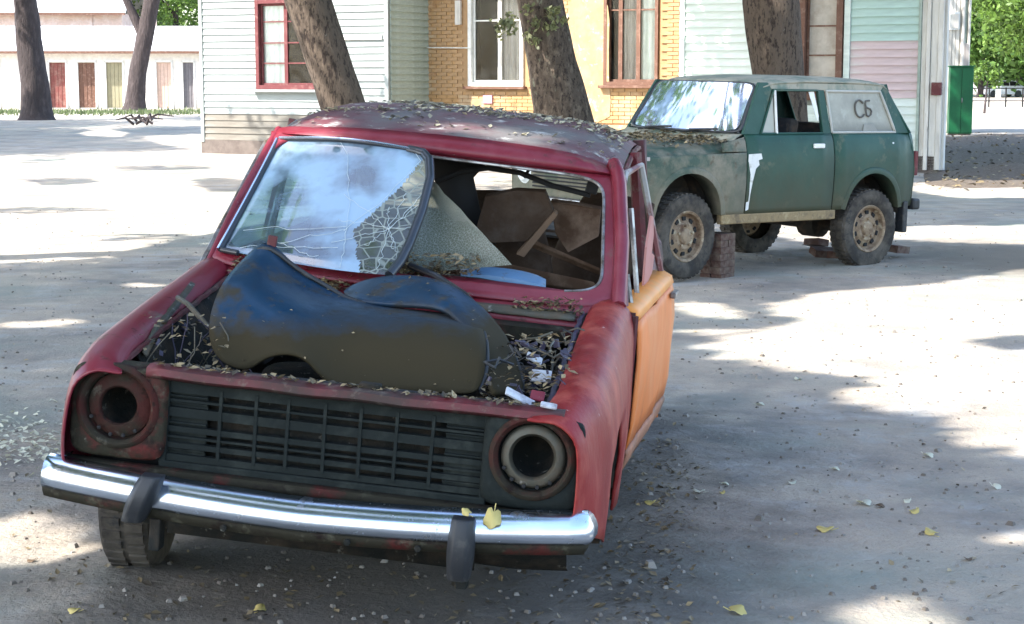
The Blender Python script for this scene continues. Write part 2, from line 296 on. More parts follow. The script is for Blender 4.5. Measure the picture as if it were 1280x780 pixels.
K['stone'] = mat('plinth', (.14,.115,.10), .95, layers=[((.10,.08,.07), 4, .56, .1)], bump=.5)
K['redtrim'] = mat('dark_red_trim', (.125,.028,.030), .7, layers=[((.20,.09,.08), 8, .62, .08)], bump=.2)
K['browntrim'] = mat('brown_trim', (.15,.075,.05), .75, layers=[((.26,.16,.12), 8, .6, .08)], bump=.2)
K['whitetrim'] = mat('white_trim', (.72,.72,.68), .7, layers=[((.5,.48,.43), 10, .66, .06)])
K['room'] = mat('dark_room', (.02,.02,.022), .9)
K['curtain'] = mat('net_curtain', (.80,.82,.79), .9, layers=[((.66,.72,.68), 4, .58, .1)], stretch=(3,1,.4))
K['curtaing'] = mat('grey_curtain', (.42,.38,.35), .9, layers=[((.26,.22,.2), 5, .56, .1)], stretch=(5,1,.3))
K['board'] = mat('window_boarding', (.48,.44,.38), .85, layers=[((.36,.31,.26), 3, .56, .12)])
K['pane'] = glassmat('window_pane', (.95,.97,.96), .08, (.3,.3,.28), base=.01, ior=1.2)
K['tin'] = mat('pale_sheet_roof', (.62,.62,.62), .7, layers=[((.4,.39,.38), 2, .62, .1)], bump=.2)
K['greenbox'] = mat('green_enamel', (.0,.09,.028), .5, layers=[((.01,.12,.04), 3, .58, .1)])
K['bark_d'] = mat('dark_bark', (.05,.038,.037), .95, layers=[((.09,.07,.068), 6, .58, .1), ((.05,.04,.04), 12, .6, .08)], stretch=(1,1,.3), bump=1, bscale=14, bdist=.08)
K['bark'] = mat('plane_bark', (.105,.078,.058), .95, layers=[((.022,.015,.011), 26, .58, .04), ((.12,.09,.065), 9, .58, .06), ((.03,.02,.015), 16, .57, .05), ((.26,.24,.20), 8, .70, .04)], stretch=(1,1,.35), bump=1, bscale=14, bdist=.05)
K['barkg'] = mat('lichened_bark', (.10,.074,.055), .95, layers=[((.022,.015,.011), 26, .58, .04), ((.17,.13,.095), 9, .56, .06), ((.04,.027,.02), 16, .57, .05), ((.25,.26,.18), 6, .66, .04)], stretch=(1,1,.5), bump=1, bscale=14, bdist=.05)
K['leaf'] = leafmat('green_leaves', (.10,.20,.045), .45)
K['grassm'] = leafmat('dry_grass', (.10,.14,.06), .3)
K['leafl'] = leafmat('pale_green_leaves', (.11,.20,.045), .45, .6)
K['brickred'] = mat('loose_brick', (.08,.040,.030), .9, layers=[((.16,.12,.09), 7, .55, .1)], bump=.4)
K['pinkwall'] = mat('pink_wall', (.62,.47,.40), .9, layers=[((.7,.6,.55), 2, .56, .1)])
K['limewash'] = mat('limewash', (.74,.71,.66), .9, layers=[((.6,.56,.5), .9, .58, .1)], zlow=((.4,.37,.32), -.1, .5, .3))
K['gravel'] = mat('pebbles', (.26,.24,.21), .9, layers=[((.14,.12,.10), 3, .5, .05), ((.5,.48,.44), 4, .68, .03)])
K['wseal'] = mat('windscreen_seal', (.02,.024,.03), .35, coat=.3)
K['debris'] = mat('pale_scrap', (.55,.57,.6), .6, layers=[((.2,.18,.2), 12, .56, .1)])
K['purple'] = mat('violet_scrap', (.05,.043,.07), .5, layers=[((.3,.3,.33), 20, .68, .05)])
# ================================================================== the red car
car = empty('wrecked_car', 'wrecked red saloon without a bonnet, front half stripped, standing in the foreground', 'car', M=MR)
def arch(y, yc, r, zc, zb, rz=None):
    d = abs(y-yc)
    return zb if d >= r else max(zb, zc + (rz or r)*math.sqrt(max(0, 1-(d/r)**2)))
ARF = (.72, .335, .30)
def fender(sg, m):
    ys = sorted(set([.045, .065, .10, .16, .24, .32, .3849, .3851] + [.72+.335*math.cos(a) for a in np.linspace(math.pi*.97, math.pi*.03, 13)] + [1.0549, 1.0551, 1.12, 1.20, 1.285]))
    rows = []
    for y in ys:
        zg = interp(y, [.03, .7, 1.285], [.765, .845, .905]); k = interp(y, [.03, .06, .10, .18, .32, 1.3], [.90, .925, .945, .975, .995, 1.0])
        zb = arch(y, *ARF, .27 if y > .7 else interp(y, [.03, .2, .385], [.47, .42, .36])); q = interp(y, [.03, .10, .2], [-.03, -.01, 0])
        dz = .012*nz3(y*3, sg*5, 1) if sg > 0 else 0
        prof = [(.612, zg-interp(y, [.05, .3], [.0, .03])), (.615, zg), (.640, zg+.024+q), (.690, zg+.030+q), (.735, zg+.006+q), (.765, zg-.05), (.778, zg-.12), (.785, lerp(zg-.12, zb, .4)), (.782, lerp(zg-.12, zb, .75)), (.770, zb)]
        r = []
        for i, (x, z) in enumerate(prof):
            xx = x*k; 
            if sg > 0 and i > 1:
                xx += .022*nz3(y*2.2, z*3, 4) + .016*nz3(y*8, z*9, 2); z += .009*nz3(y*6, z*8, 8)
            r.append(Vector((sg*xx, y, z+dz)))
        rows.append(r)
    b = MB().grid(rows)
    o = b.obj('front_fender', m, car, smooth=60, solid=.006, sub=1)
    # inner lip of the arch
    lip = MB(); rr = []
    for a in np.linspace(math.pi*.95, math.pi*.05, 13):
        y = .72+.335*math.cos(a); z = .30+.335*math.sin(a); rr.append([Vector((sg*.768, y, z)), Vector((sg*.66, y, z-.01))])
    lip.grid(rr).obj('arch_lip', K['under'], o, smooth=True)
    # the rain channel inside the wing edge, with its flaking edge
    g = MB(); g.tube([(sg*(.602-.004*(k % 2)), y, interp(y, [.03, .7, 1.285], [.765, .845, .905])-.012+.004*nz3(y*20, sg, 0)) for k, y in enumerate(np.linspace(.12, 1.22, 24))], .009, 6)
    g.obj('gutter', K['purple'] if sg > 0 else K['reddirty'], o, smooth=True)
    return o
fr_ = fender(-1, K['red']); fl_ = fender(1, K['fend'])
# bent flap and dents on the sunburnt wing
0 and MB().grid([[Vector((.640+.03*i, .085+.01*i, .80+.015*math.sin(i)*j)) + Vector((0, 0, -.02*j)) for i in range(4)] for j in range(3)]).obj('torn_edge', K['dchrome'], fl_, smooth=True, solid=.004)
# headlight surrounds
def surround(sg):
    cx, cz = sg*.580, .664 if sg < 0 else .655
    rows = []
    def se(t, a, b, n): c, s_ = math.cos(t), math.sin(t); return (abs(c)**(2/n)*(1 if c > 0 else -1)*a, abs(s_)**(2/n)*(1 if s_ > 0 else -1)*b)
    T = np.linspace(0, 2*math.pi, 41)[:-1]
    for a, b, n, y in ((.139, .133, 6, .16), (.138, .132, 6, .098), (.130, .125, 5, .088), (.110, .110, 2.4, .084), (.098, .098, 2, .088), (.094, .094, 2, .108), (.091, .091, 2, .125)):
        r = []
        for t in T:
            x, z = se(t, a, b, n); ox = 0
            r.append(Vector((cx+x+ox, y+.004*nz3(x*30, z*30, sg), cz+z-(.016 if n > 3 else 0))))
        rows.append(r)
    o = MB().grid(rows, close=True).obj('headlight_surround', K['grille'] if sg > 0 else K['nose'], car, smooth=50)
    MB().lathe([(.096, .022), (.097, -.004), (.106, -.012), (.116, -.008), (.121, .006)], (cx, .088, cz), (0, 1, 0), 40).obj('lamp_rim', K['surr'], o, smooth=True, solid=.003)
    # empty lamp bowl
    MB().lathe([(.100, .00), (.074, .004), (.066, .03), (.062, .08), (.03, .15), (.0, .16)], (cx, .118, cz), (0, 1, 0), 32).obj('lamp_bowl', K['grime'], o, smooth=True)
    rg = [(.058, .0), (.066, -.010), (.078, -.008), (.086, .0), (.086, .012)] if sg > 0 else [(.052, .0), (.058, -.006), (.074, -.002), (.088, .006), (.088, .014)]
    MB().lathe(rg, (cx, .102, cz), (0, 1, 0), 36).obj('headlight_ring', K['ring'] if sg > 0 else K['surr'], o, smooth=True, solid=.004)
    s2 = MB()
    for k in range(5):
        a = 3.6+k*.45; s2.lathe([(.006, 0), (.006, -.004), (0, -.005)], (cx+math.cos(a)*.083, .090, cz+math.sin(a)*.083), (0, 1, 0), 6)
    s2.obj('screw', K['black'], o)
surround(-1); surround(1)
# nose panel round the grille, grille bars
b = MB()
XL, XR = -.452, .452
def zline(x, z): return z + .004*math.sin(x*4)
b.box((0, .125, .768), (.92, .03, .022)); b.box((0, .12, .512), (.92, .035, .022))
b.box((XL, .12, .64), (.022, .03, .26)); b.box((XR, .12, .64), (.022, .03, .26))
b.obj('grille_frame', K['grille'], car, bev=.004)
MB().box((0, .195, .64), (.92, .01, .27)).obj('radiator_core', K['black'], car)
MB().box((0, .155, .775), (.92, .09, .006)).obj('duct_top', K['black'], car)
bz = [(.736, .038), (.696, .007), (.661, .026), (.615, .016), (.591, .006), (.5675, .015), (.534, .018)]
barme = {}
for z, h in bz:
    if h not in barme: barme[h] = MB().box((0, 0, 0), (.90, .022, h)).mesh('grille_bar', K['grille'])
    o = link('grille_bar', barme[h], car); o.location = (0, .122, z); o.rotation_euler = (0, random.uniform(-.004, .004), 0)
dv = MB().box((0, 0, 0), (.009, .020, .20)).mesh('grille_divider', K['grille'])
for x in [-.295, -.194, -.104, 0, .10, .20, .30]:
    o = link('grille_divider', dv, car); o.location = (x, .118, .635); o.rotation_euler = (0, random.uniform(-.015, .015), 0)
for x0, x1 in ((-.445, -.335), (.335, .445)):
    g = MB(); g.box(((x0+x1)/2, .132, .64), (x1-x0, .012, .235))
    for k in range(12): g.box(((x0+x1)/2, .122, .535+k*.019), (x1-x0, .010, .006))
    g.obj('grille_blank', K['grille'], car, bev=.002)
# front lip of the engine bay
pth = []
for k in range(25):
    x = lerp(-.50, .655, k/24); pth.append((Vector((x, .06+.05*abs(x)**2, .772+.0012*math.sin(k*1.1) + .0025*nz3(x*7, 0, 0))), Vector((0, 1, 0)), Vector((0, 0, 1))))
MB().strip(pth, [(.012, -.016), (.0, -.006), (.004, .010), (.03, .016), (.07, .013), (.085, .0), (.085, -.03)]).obj('bonnet_landing_panel', K['reddirty'], car, smooth=60, solid=.005)
MB().box((.12, .105, .797), (.06, .03, .018)).obj('bonnet_catch', K['grime'], car, bev=.004)
# lower front
rows = []
for z, y in ((.503, .105), (.497, .085), (.484, .082), (.470, .088)): rows.append([Vector((x, y+.10*max(0, abs(x)-.55), z)) for x in np.linspace(-.73, .72, 30)])
vl = MB().grid(rows).obj('front_valance', K['nose'], car, smooth=True, solid=.006)
rows = []
for z, y in ((.445, .11), (.40, .12), (.36, .15), (.31, .20), (.28, .28)): rows.append([Vector((x, y+.2*max(0, abs(x)-.5)+.01*nz3(x*5, z*9, 0), z+.01*nz3(x*4, z, 5))) for x in np.linspace(-.56, .69, 30)])
MB().grid(rows).obj('lower_apron', K['grime'], vl, smooth=True)  # carried lower and dark to fill in the shade under the bumper
g = MB()
for x in (-.66, -.42, -.15, .06, .30, .46, .62): g.box((x, .10, .458), (.04 if abs(x) < .5 else .09, .02, .04))
g.obj('slot_bridge', K['nose'], vl, bev=.003)
MB().box((0, .2, .45), (1.3, .02, .10)).obj('void_plate', K['black'], vl)
# bumper
def byz(x): return (.085*(abs(x)/.76)**2.6 - .055, .0 + .012*(x) + .018*(1-(x/.76)**2)*-.6 + .006)
pth = []
xs = list(np.linspace(-.765, .745, 33))
for x in xs:
    y, dz = byz(x); pth.append((Vector((x, y, .418+dz+.012*max(0, min(1, (-x-.05)/.5))+.02*max(0, x))), Vector((0, 1, 0)), Vector((0, 0, 1))))
L0, L1 = pth[0][0], pth[-1][0]
pth = [(L0+Vector((-.006, .10, 0)), Vector((1, 0, 0)), Vector((0, 0, 1))), (L0+Vector((-.004, .03, 0)), Vector((.9, .3, 0)), Vector((0, 0, 1)))] + pth + [(L1+Vector((.014, .02, 0)), Vector((-.7, .7, 0)), Vector((0, 0, 1))), (L1+Vector((.020, .09, 0)), Vector((-1, 0, 0)), Vector((0, 0, 1)))]
bp = MB().strip(pth, [(.055, .082), (.030, .078), (.010, .064), (.0, .049), (-.006, .034), (-.006, .012), (.002, .002)]).obj('bumper', K['chrome'], car, smooth=70, solid=.004)
MB().strip(pth, [(.005, .001), (.008, -.012), (.020, -.030), (.045, -.038), (.06, -.034)]).obj('bumper_underside', K['nose'], bp, smooth=70, solid=.003)
def overrider(x, lean, z0, z1):
    y = byz(x)[0]; g = MB(); rows = []
    for t in np.linspace(0, 1, 9):
        z = lerp(z0, z1, t); cx = x+lean*(1-t); w = .030+.006*math.sin(t*3.1); d = .030*math.sin(.35+t*2.3)
        rows.append([Vector((cx-w, y+.01, z)), Vector((cx-w*.95, y-.02-d*.6, z)), Vector((cx-w*.5, y-.028-d, z)), Vector((cx+w*.5, y-.028-d, z)), Vector((cx+w*.95, y-.02-d*.6, z)), Vector((cx+w, y+.01, z))])
    g.grid(rows, close=True); n = 6; g.f += [tuple(range(n)), tuple(range(8*n, 9*n))[::-1]]
    g.obj('overrider', K['rubber'], bp, smooth=50, bev=.004)
overrider(-.425, -.05, .385, .520); overrider(.425, .0, .335, .505)
g = MB()
for x in (-.42, .43): g.box((x, .10, .40), (.05, .22, .035)); g.box((x, .0, .345), (.03, .05, .09))
g.obj('bumper_bracket', K['grime'], bp, bev=.004)
g = MB()
for x in (-.22, .12, .31): g.lathe([(.010, 0), (.009, -.006), (0, -.008)], (x, byz(x)[0]-.002, .405+byz(x)[1]), (0, 1, 0), 8)
g.obj('bolt', K['grime'], bp)
# engine bay
g = MB()
for sg in (-1, 1):
    rows = []
    for y in np.linspace(.30, 1.22, 14):
        zg = interp(y, [.03, .7, 1.285], [.765, .845, .905]); bul = .10*math.exp(-((y-.72)/.26)**2)
        rows.append([Vector((sg*.612, y, zg-.01)), Vector((sg*.590, y, zg-.05)), Vector((sg*(.56-bul*.3), y, zg-.14)), Vector((sg*(.50-bul), y, .58)), Vector((sg*.44, y, .42)), Vector((sg*.38, y, .30))])
    g.grid(rows)
g.grid([[Vector((x, y, z + .01*nz3(x*6, z*6, 2))) for x in np.linspace(-.62, .62, 12)] for y, z in ((1.20, .86), (1.20, .80), (1.23, .70), (1.25, .50), (1.20, .30))])
g.grid([[Vector((x, y, .28)) for x in (-.4, 0, .4)] for y in (.40, .8, 1.25)])
g.grid([[Vector((x, .16, z)) for x in (-.44, 0, .44)] for z in (.76, .6, .30)])
bay = g.obj('engine_bay', K['grime'], car, smooth=40, solid=.006)
g = MB()
g.box((0.02, .62, .50), (.26, .62, .26)); g.box((.03, .60, .655), (.15, .50, .07)); g.lathe([(.10, 0), (.115, .01), (.115, .06), (.09, .075), (0, .08)], (-.18, .55, .66), (0, 0, 1), 20)
g.box((-.16, .45, .52), (.12, .2, .2)); g.obj('engine_block', K['grime'], car, smooth=40, bev=.01)
g = MB(); g.box((.43, .95, .66), (.16, .13, .14), R3('Z', .2)); g.box((-.47, 1.05, .70), (.14, .12, .12))
g.obj('battery_tray', K['under'], car, bev=.008)
# wires, hoses and scraps in the bay
for k in range(26):
    a = CR(random.uniform(640, 712), random.uniform(425, 492), .55 + random.uniform(-.2, .25)); pts = [a]
    for j in range(4): pts.append(pts[-1] + Vector((random.uniform(-.05, .05), random.uniform(-.05, .05), random.uniform(-.035, .035))))
    MB().tube(pts, random.uniform(.0015, .005), 5).obj('wire', [K['rubber'], K['purple'], K['rubber'], K['ring']][k % 4], bay, smooth=True)
for k in range(22):
    a = CR(random.uniform(205, 290), random.uniform(385, 462), .45 + random.uniform(-.15, .25)); pts = [a]; d = Vector((random.uniform(-.02, .03), random.uniform(-.02, .02), -.035))
    for j in range(4): pts.append(pts[-1] + d + Vector((random.uniform(-.012, .012), 0, random.uniform(-.012, .012))))
    MB().tube(pts, random.uniform(.0012, .0035), 5).obj('wire', [K['ring'], K['purple'], K['purple'], K['ring']][k % 4], bay, smooth=True)
g = MB()
for k in range(70):
    x0, x1, y0, y1 = random.choice([(640, 715, 425, 490), (640, 715, 425, 490), (180, 290, 400, 465), (600, 700, 470, 500)])
    c = CR(random.uniform(x0, x1), random.uniform(y0, y1), random.uniform(.3, .9)); g.box(c, (random.uniform(.008, .035), random.uniform(.008, .03), random.uniform(.002, .012)), Matrix.Rotation(random.uniform(0, 3), 4, Vector((random.random(), random.random(), random.random())).normalized()))
g.obj('scrap', K['purple'], bay, bev=.002)
for (px, py, y, sx, sy, m) in ((668, 448, .55, .05, .03, 'debris'), (676, 470, .45, .06, .05, 'debris'), (650, 497, .2, .09, .03, 'debris'), (686, 507, .10, .045, .02, 'debris'), (672, 495, .25, .04, .04, 'red')):
    MB().box(CR(px, py, y), (sx, sy, .008), R3('X', .5) @ R3('Y', random.uniform(-.3, .5))).obj('metal_scrap', K[m], bay, bev=.003)
rows = [[CR(x, y_, yy) for x, y_, yy in r] for r in ([(238, 352, .9), (222, 372, .75), (205, 392, .6), (190, 412, .45), (178, 440, .3)], [(244, 356, .9), (228, 378, .75), (212, 398, .6), (196, 420, .45), (184, 446, .3)])]
MB().grid(rows).obj('flaking_edge', K['ring'], bay, smooth=True, solid=.006)
# hanging wing stay with dried stalks
g = MB(); g.tube([CR(222, 372, .7), CR(235, 380, .6), CR(262, 410, .5)], .008, 6); g.obj('stay_rod', K['ring'], bay, smooth=True)
# cowl
rows = []
for y, z in ((1.325, .948), (1.29, .935), (1.25, .922), (1.225, .900), (1.20, .885), (1.165, .872), (1.15, .850)):
    rows.append([Vector((x, y+.02*x*x, z-.012*(x/.7)**2+(.003*nz3(x*6, y*20, 1)))) for x in np.linspace(-.70, .735, 26)])
MB().grid(rows).obj('cowl_panel', K['red'], car, smooth=60, solid=.006)
MB().grid([[Vector((x, y, z)) for x in np.linspace(-.62, .60, 14)] for y, z in ((1.145, .846), (1.10, .838), (1.10, .80), (1.19, .79))]).obj('heater_plenum', K['nose'], car, smooth=40, solid=.006)
MB().grid([[Vector((x, y, z+.004*nz3(x*30, y*30, 0))) for x in np.linspace(.16, .58, 18)] for y, z in ((1.18, .892), (1.165, .886), (1.15, .868))]).obj('rust_strip', K['ring'], car, smooth=True, solid=.004)
# windscreen opening
WB, WT = (-.668, .660, 1.30, .948, .934), (-.612, .597, 1.80, 1.338, 1.300)
def wpt(u, v, out=0):
    uu = (u-.5)*(1+out*1.0)+.5; vv = (v-.5)*(1+out*2.2)+.5
    x = lerp(lerp(WB[0], WB[1], uu), lerp(WT[0], WT[1], uu), vv); y = lerp(WB[2], WT[2], vv) - .055*(1-(2*u-1)**2) + .03*out; z = lerp(lerp(WB[3], WB[4], uu), lerp(WT[3], WT[4], uu), vv)
    return Vector((x, y, z))
def wloop(out, n=64):
    r = []
    for k in range(n):
        t = 2*math.pi*k/n; c, s_ = math.cos(t), math.sin(t); e = 2/9
        r.append(wpt(.5+.5*abs(c)**e*(1 if c > 0 else -1), .5+.5*abs(s_)**e*(1 if s_ > 0 else -1), out))
    return r
wsf = MB().grid([[Vector((max(p.x, -.685+(p.z-.92)*.15), p.y, p.z)) for p in r] for r in (wloop(-.012), wloop(0), wloop(.04), wloop(.085))], close=True).obj('windscreen_surround', K['red'], car, smooth=60, solid=.01)
lp = wloop(-.012, 96); seg = [p for p in lp if p.x > .42 or (p.z > 1.2 and p.x > -.1) or (p.z < 1.0 and p.x > .1)]
seg = [lp[k] for k in range(-18, 30)]
MB().tube([p+Vector((0, -.006, 0)) for p in seg], .006, 6).obj('seal_channel', K['dchrome'], wsf, smooth=True)
# pillars, roof
for sg in (-1, 1):
    MB().tube([(sg*.712, 1.27, .915), (sg*.690, 1.50, 1.10), (sg*.650, 1.73, 1.275), (sg*.636, 1.79, 1.315), (.615, 1.85, 1.345)] if sg > 0 else [(-.700, 1.28, .90), (-.672, 1.50, 1.10), (-.635, 1.76, 1.30), (-.625, 1.84, 1.352)], .026 if sg > 0 else .015, 8).obj('windscreen_pillar', K['red'], car, smooth=True)
    MB().tube([(sg*.742, 2.22, .90), (sg*.668, 2.24, 1.37)], .026, 6).obj('door_pillar', K['reddirty'], car, smooth=True)
    MB().grid([[Vector((sg*a, y, z)) for a, y, z in r] for r in ([(.645, 2.78, 1.385), (.645, 3.10, 1.375)], [(.68, 2.95, 1.18), (.66, 3.32, 1.16)], [(.735, 3.12, .90), (.70, 3.56, .90)])]).obj('rear_quarter_pillar', K['reddirty'], car, smooth=True, solid=.05, off=0)
def zc(y): return interp(y, [1.80, 1.86, 1.95, 2.15, 2.5, 2.85, 3.0, 3.12], [1.372, 1.395, 1.417, 1.445, 1.465, 1.455, 1.435, 1.395])
def zr(x, y): u = abs(x)/.645; return zc(y) - .022*u*u - .055*u**7 - .012*max(0, x)
rows = []
for y in [1.835, 1.88, 1.95, 2.05, 2.2, 2.4, 2.6, 2.8, 2.95, 3.05, 3.12]:
    rows.append([Vector((x, y+(.03*(abs(x)/.64)**4 if y < 2 else 0) - (.05*(1-(x/.645)**2) if y < 1.9 else 0), zr(x, y)+.002*nz3(x*4, y*4, 3))) for x in np.linspace(-.645, .645, 25)])
roof = MB().grid(rows).obj('roof', mat('bird_limed_roof_paint', (.13,.035,.045), .62, layers=[((.13,.12,.115), 2.5, .50, .12, .85), ((.42,.41,.38), 9, .63, .05, .9), ((.06,.05,.045), 13, .64, .05, .9), ((.50,.48,.42), 26, .70, .04, .9)], bump=.4, bscale=40), car, smooth=60, solid=.008, off=-1)
rows = []
for k, (dy, dz) in enumerate(((-.008, .004), (-.016, .022), (-.010, .044), (.012, .062), (.04, .072))):
    r = []
    for x in np.linspace(-.645, .645, 25):
        u = (x/.645+1)/2; bow = .055*(1-(2*u-1)**2); zt = lerp(1.338, 1.300, u)+.006
        zz = min(zt+dz, zr(x, 1.84)+.004) if k < 4 else zr(x, 1.87)+.003
        r.append(Vector((x, 1.80+dy-bow+.02*(abs(x)/.64)**5, lerp(zt, zr(x, 1.85), k/4) if True else zz)))
    rows.append(r)
MB().grid(rows).obj('roof_header', K['red'], car, smooth=60, solid=.006)
g = MB()
for sg in (-1, 1): g.tube([(sg*.655, y, zr(.645, y)-.012) for y in (1.86, 1.95, 2.1, 2.4, 2.7, 2.95, 3.08)], .011, 6)
g.obj('drip_rail', K['reddirty'], car, smooth=True)
MB().grid([[Vector((x, y, zr(x, y)-.045+.01*nz3(x*4, y*3, 0))) for x in np.linspace(-.61, .61, 9)] for y in (1.93, 2.2, 2.6, 3.0)]).obj('headlining', K['under'], car, smooth=True, solid=.004)
# body sides behind the wings
def side(name, sg, y0, y1, m, yc=None, zb=.32, x=.776, ztop=.90, par=car):
    ys = set(np.linspace(y0, y1, 7))
    if yc: ys |= set(yc+.33*math.cos(a) for a in np.linspace(0, math.pi, 13))
    ys = sorted(y for y in ys if y0 <= y <= y1); rows = []
    for y in ys:
        b0 = arch(y, yc, .33, .30, zb) if yc else zb; k = 1-.06*max(0, (y-3.6)/.45)
        rows.append([Vector((sg*xx*k, y, z)) for xx, z in ((x-.05, ztop+.005), (x-.012, ztop-.02), (x, ztop-.08), (x+.006, lerp(ztop, b0, .45)), (x, lerp(ztop, b0, .8)), (x-.012, b0))])
    return MB().grid(rows).obj(name, m, par, smooth=60, solid=.012)
for sg in (-1, 1):
    side('rear_door', sg, 2.235, 3.02, K['reddirty'], zb=.33)
    side('rear_fender', sg, 3.03, 4.06, K['reddirty'], yc=3.14, zb=.30)
    MB().box((sg*.735, 2.15, .285), (.06, 1.75, .07)).obj('sill', K['nose'], car, bev=.01)
dr = side('front_door', -1, 1.295, 2.225, K['red'], zb=.33)
MB().tube([(-.735, 1.33, .90), (-.66, 1.80, 1.30), (-.645, 2.20, 1.365), (-.735, 2.20, .90)], .012, 6).obj('window_frame', K['dchrome'], dr, smooth=True)
MB().box((-.785, 2.10, .80), (.02, .10, .02)).obj('handle', K['dchrome'], dr, bev=.004)
MB().grid([[Vector((x, y, z-.02*(x/.7)**2)) for x in np.linspace(-.70, .70, 9)] for y, z in ((3.50, .935), (3.56, .93), (3.8, .92), (4.0, .90), (4.06, .87))]).obj('boot_lid', K['reddirty'], car, smooth=60, solid=.012)
rp = MB().grid([[Vector((x, y, z)) for x in np.linspace(-.72, .72, 7)] for z, y in ((.87, 4.06), (.6, 4.09), (.35, 4.07), (.27, 4.0))]).obj('rear_panel', K['reddirty'], car, smooth=60, solid=.012)
for sg in (-1, 1): MB().box((sg*.6, 4.10, .66), (.10, .04, .16)).obj('tail_lamp', K['redtrim'], rp, bev=.01)
MB().strip([(Vector((x, 4.14-.04*(x/.75)**4, .42)), Vector((0, 1, 0)), Vector((0, 0, 1))) for x in np.linspace(-.76, .76, 17)], [(-.02, .04), (.01, .035), (.02, 0), (.01, -.035)]).obj('bumper', K['dchrome'], car, smooth=True, solid=.006)
MB().box((0, 2.6, .27), (1.44, 2.8, .03)).obj('floor_pan', K['under'], car)
MB().grid([[Vector((x, y, z)) for x in (-.62, 0, .62)] for y, z in ((3.0, .93), (3.50, .94))]).obj('parcel_shelf', K['under'], car, solid=.01)
MB().grid([[Vector((x, y, z+.02*nz3(x*3, z, 0))) for x in np.linspace(-.68, .68, 10)] for y, z in ((1.36, .93), (1.50, .915), (1.56, .88), (1.56, .66), (1.50, .60))]).obj('dashboard', K['under'], car, smooth=50, solid=.02)
# torn headlining hanging behind the opening and the tumbled seats
g = MB(); g.grid([[CR(x, y_, 1.95) for x, y_ in r] for r in ([(538, 186), (575, 196), (610, 203)], [(540, 215), (568, 222), (592, 222)], [(548, 240), (572, 250), (600, 262)], [(560, 290), (590, 300), (620, 305)])])
g.obj('torn_lining', K['black'], car, smooth=True, solid=.01)
MB().tube([CR(546, 226, 1.92), CR(575, 214, 1.92), CR(610, 210, 1.92), CR(650, 216, 1.92), (CR(690, 232, 1.92)), CR(738, 244, 1.92)], .011, 6).obj('hanging_cable', K['black'], car, smooth=True)
MB().box(CR(741, 232, 1.90), (.045, .02, .06), R3('Y', .2)).obj('sun_visor_bracket', K['black'], car, bev=.006)
MB().tube([CR(664, 206, 1.94), CR(660, 214, 1.94), CR(655, 222, 1.94)], .006, 6).obj('mirror_stalk', K['black'], car)
def seat(c, rz, rx, w, h, m):
    M = R3('Z', rz) @ R3('X', rx); g = MB()
    rows = []
    for t in np.linspace(0, 1, 7):
        ww = w*(1-.12*t**3); th = .07*math.sin(.5+t*2.2)
        rows.append([M @ Vector((-ww, -th*.2, t*h)), M @ Vector((-ww*.8, -th, t*h)), M @ Vector((0, -th*1.15, t*h+.005)), M @ Vector((ww*.8, -th, t*h)), M @ Vector((ww, -th*.2, t*h)), M @ Vector((ww*.8, th*.9, t*h)), M @ Vector((-ww*.8, th*.9, t*h))])
    rows = [[p+Vector(c) for p in r] for r in rows]; g.grid(rows, close=True); n = 7; g.f += [tuple(range(n)), tuple(range(6*n, 7*n))[::-1]]
    return g
s1 = seat((.26, 1.98, .80), .5, -.62, .20, .44, 0).obj('seat_backrest', K['seat'], car, smooth=60, bev=.01)
s2 = seat((.52, 2.25, .83), -.5, -.55, .19, .40, 0).obj('seat_backrest', K['seat'], car, smooth=60, bev=.01)
seat((-.30, 2.15, .50), 0, -.25, .22, .50, 0).obj('seat_backrest', K['seat'], car, smooth=60, bev=.01)
seat((0, 3.0, .50), 0, -.3, .58, .46, 0).obj('rear_bench', K['seat'], car, smooth=60, bev=.01)
for x in (-.30, .34): MB().box((x, 1.95, .42), (.44, .46, .14)).obj('seat_cushion', K['seat'], car, bev=.04)
MB().prism([CR(600, 322, 1.75), CR(742, 352, 1.75), CR(752, 366, 1.75), CR(610, 345, 1.75)], (0, .02, -.02)).obj('brown_panel', K['card'], car, bev=.003)
MB().prism([CR(606, 246, 1.86), CR(645, 238, 1.88), CR(681, 240, 1.9), CR(692, 266, 1.88), CR(658, 302, 1.84), CR(590, 305, 1.80)], (0, .03, .01)).obj('brown_panel', K['seat'], car, bev=.003)
MB().prism([CR(688, 252, 2.0), CR(720, 256, 2.0), CR(751, 262, 2.02), CR(748, 296, 2.0), CR(710, 316, 1.98), CR(694, 292, 1.98)], (0, .03, .01)).obj('brown_panel', K['card'], car, bev=.003)
MB().prism([CR(692, 265, 1.87), CR(697, 269, 1.87), CR(655, 322, 1.83), CR(645, 318, 1.83)], (0, .03, .01)).obj('brown_panel', mat('pale_board_edge', (.15,.09,.05), .8), car, bev=.003)
MB().prism([CR(660, 296, 1.95), CR(750, 335, 1.95), CR(750, 339, 1.95), CR(655, 300, 1.95)], (0, .02, -.02)).obj('brown_panel', K['card'], car, bev=.003)
# blue-grey hump on the dashboard
rows = []
for t in np.linspace(0, 1, 11):
    px = lerp(576, 682, t); h = math.sin(math.pi*min(1, t*1.02+.02))**.45
    rows.append([CR(px, lerp(336, 350, t)+18, 1.36), CR(px, lerp(336, 350, t)+10-6*h, 1.37), CR(px, lerp(336, 346, t)+6-9*h, 1.42), CR(px, lerp(336, 346, t)+4-9*h, 1.50), CR(px, lerp(336, 350, t)+12, 1.56)])
MB().grid(rows).obj('instrument_hood', K['blueplastic'], car, smooth=True, solid=.006)
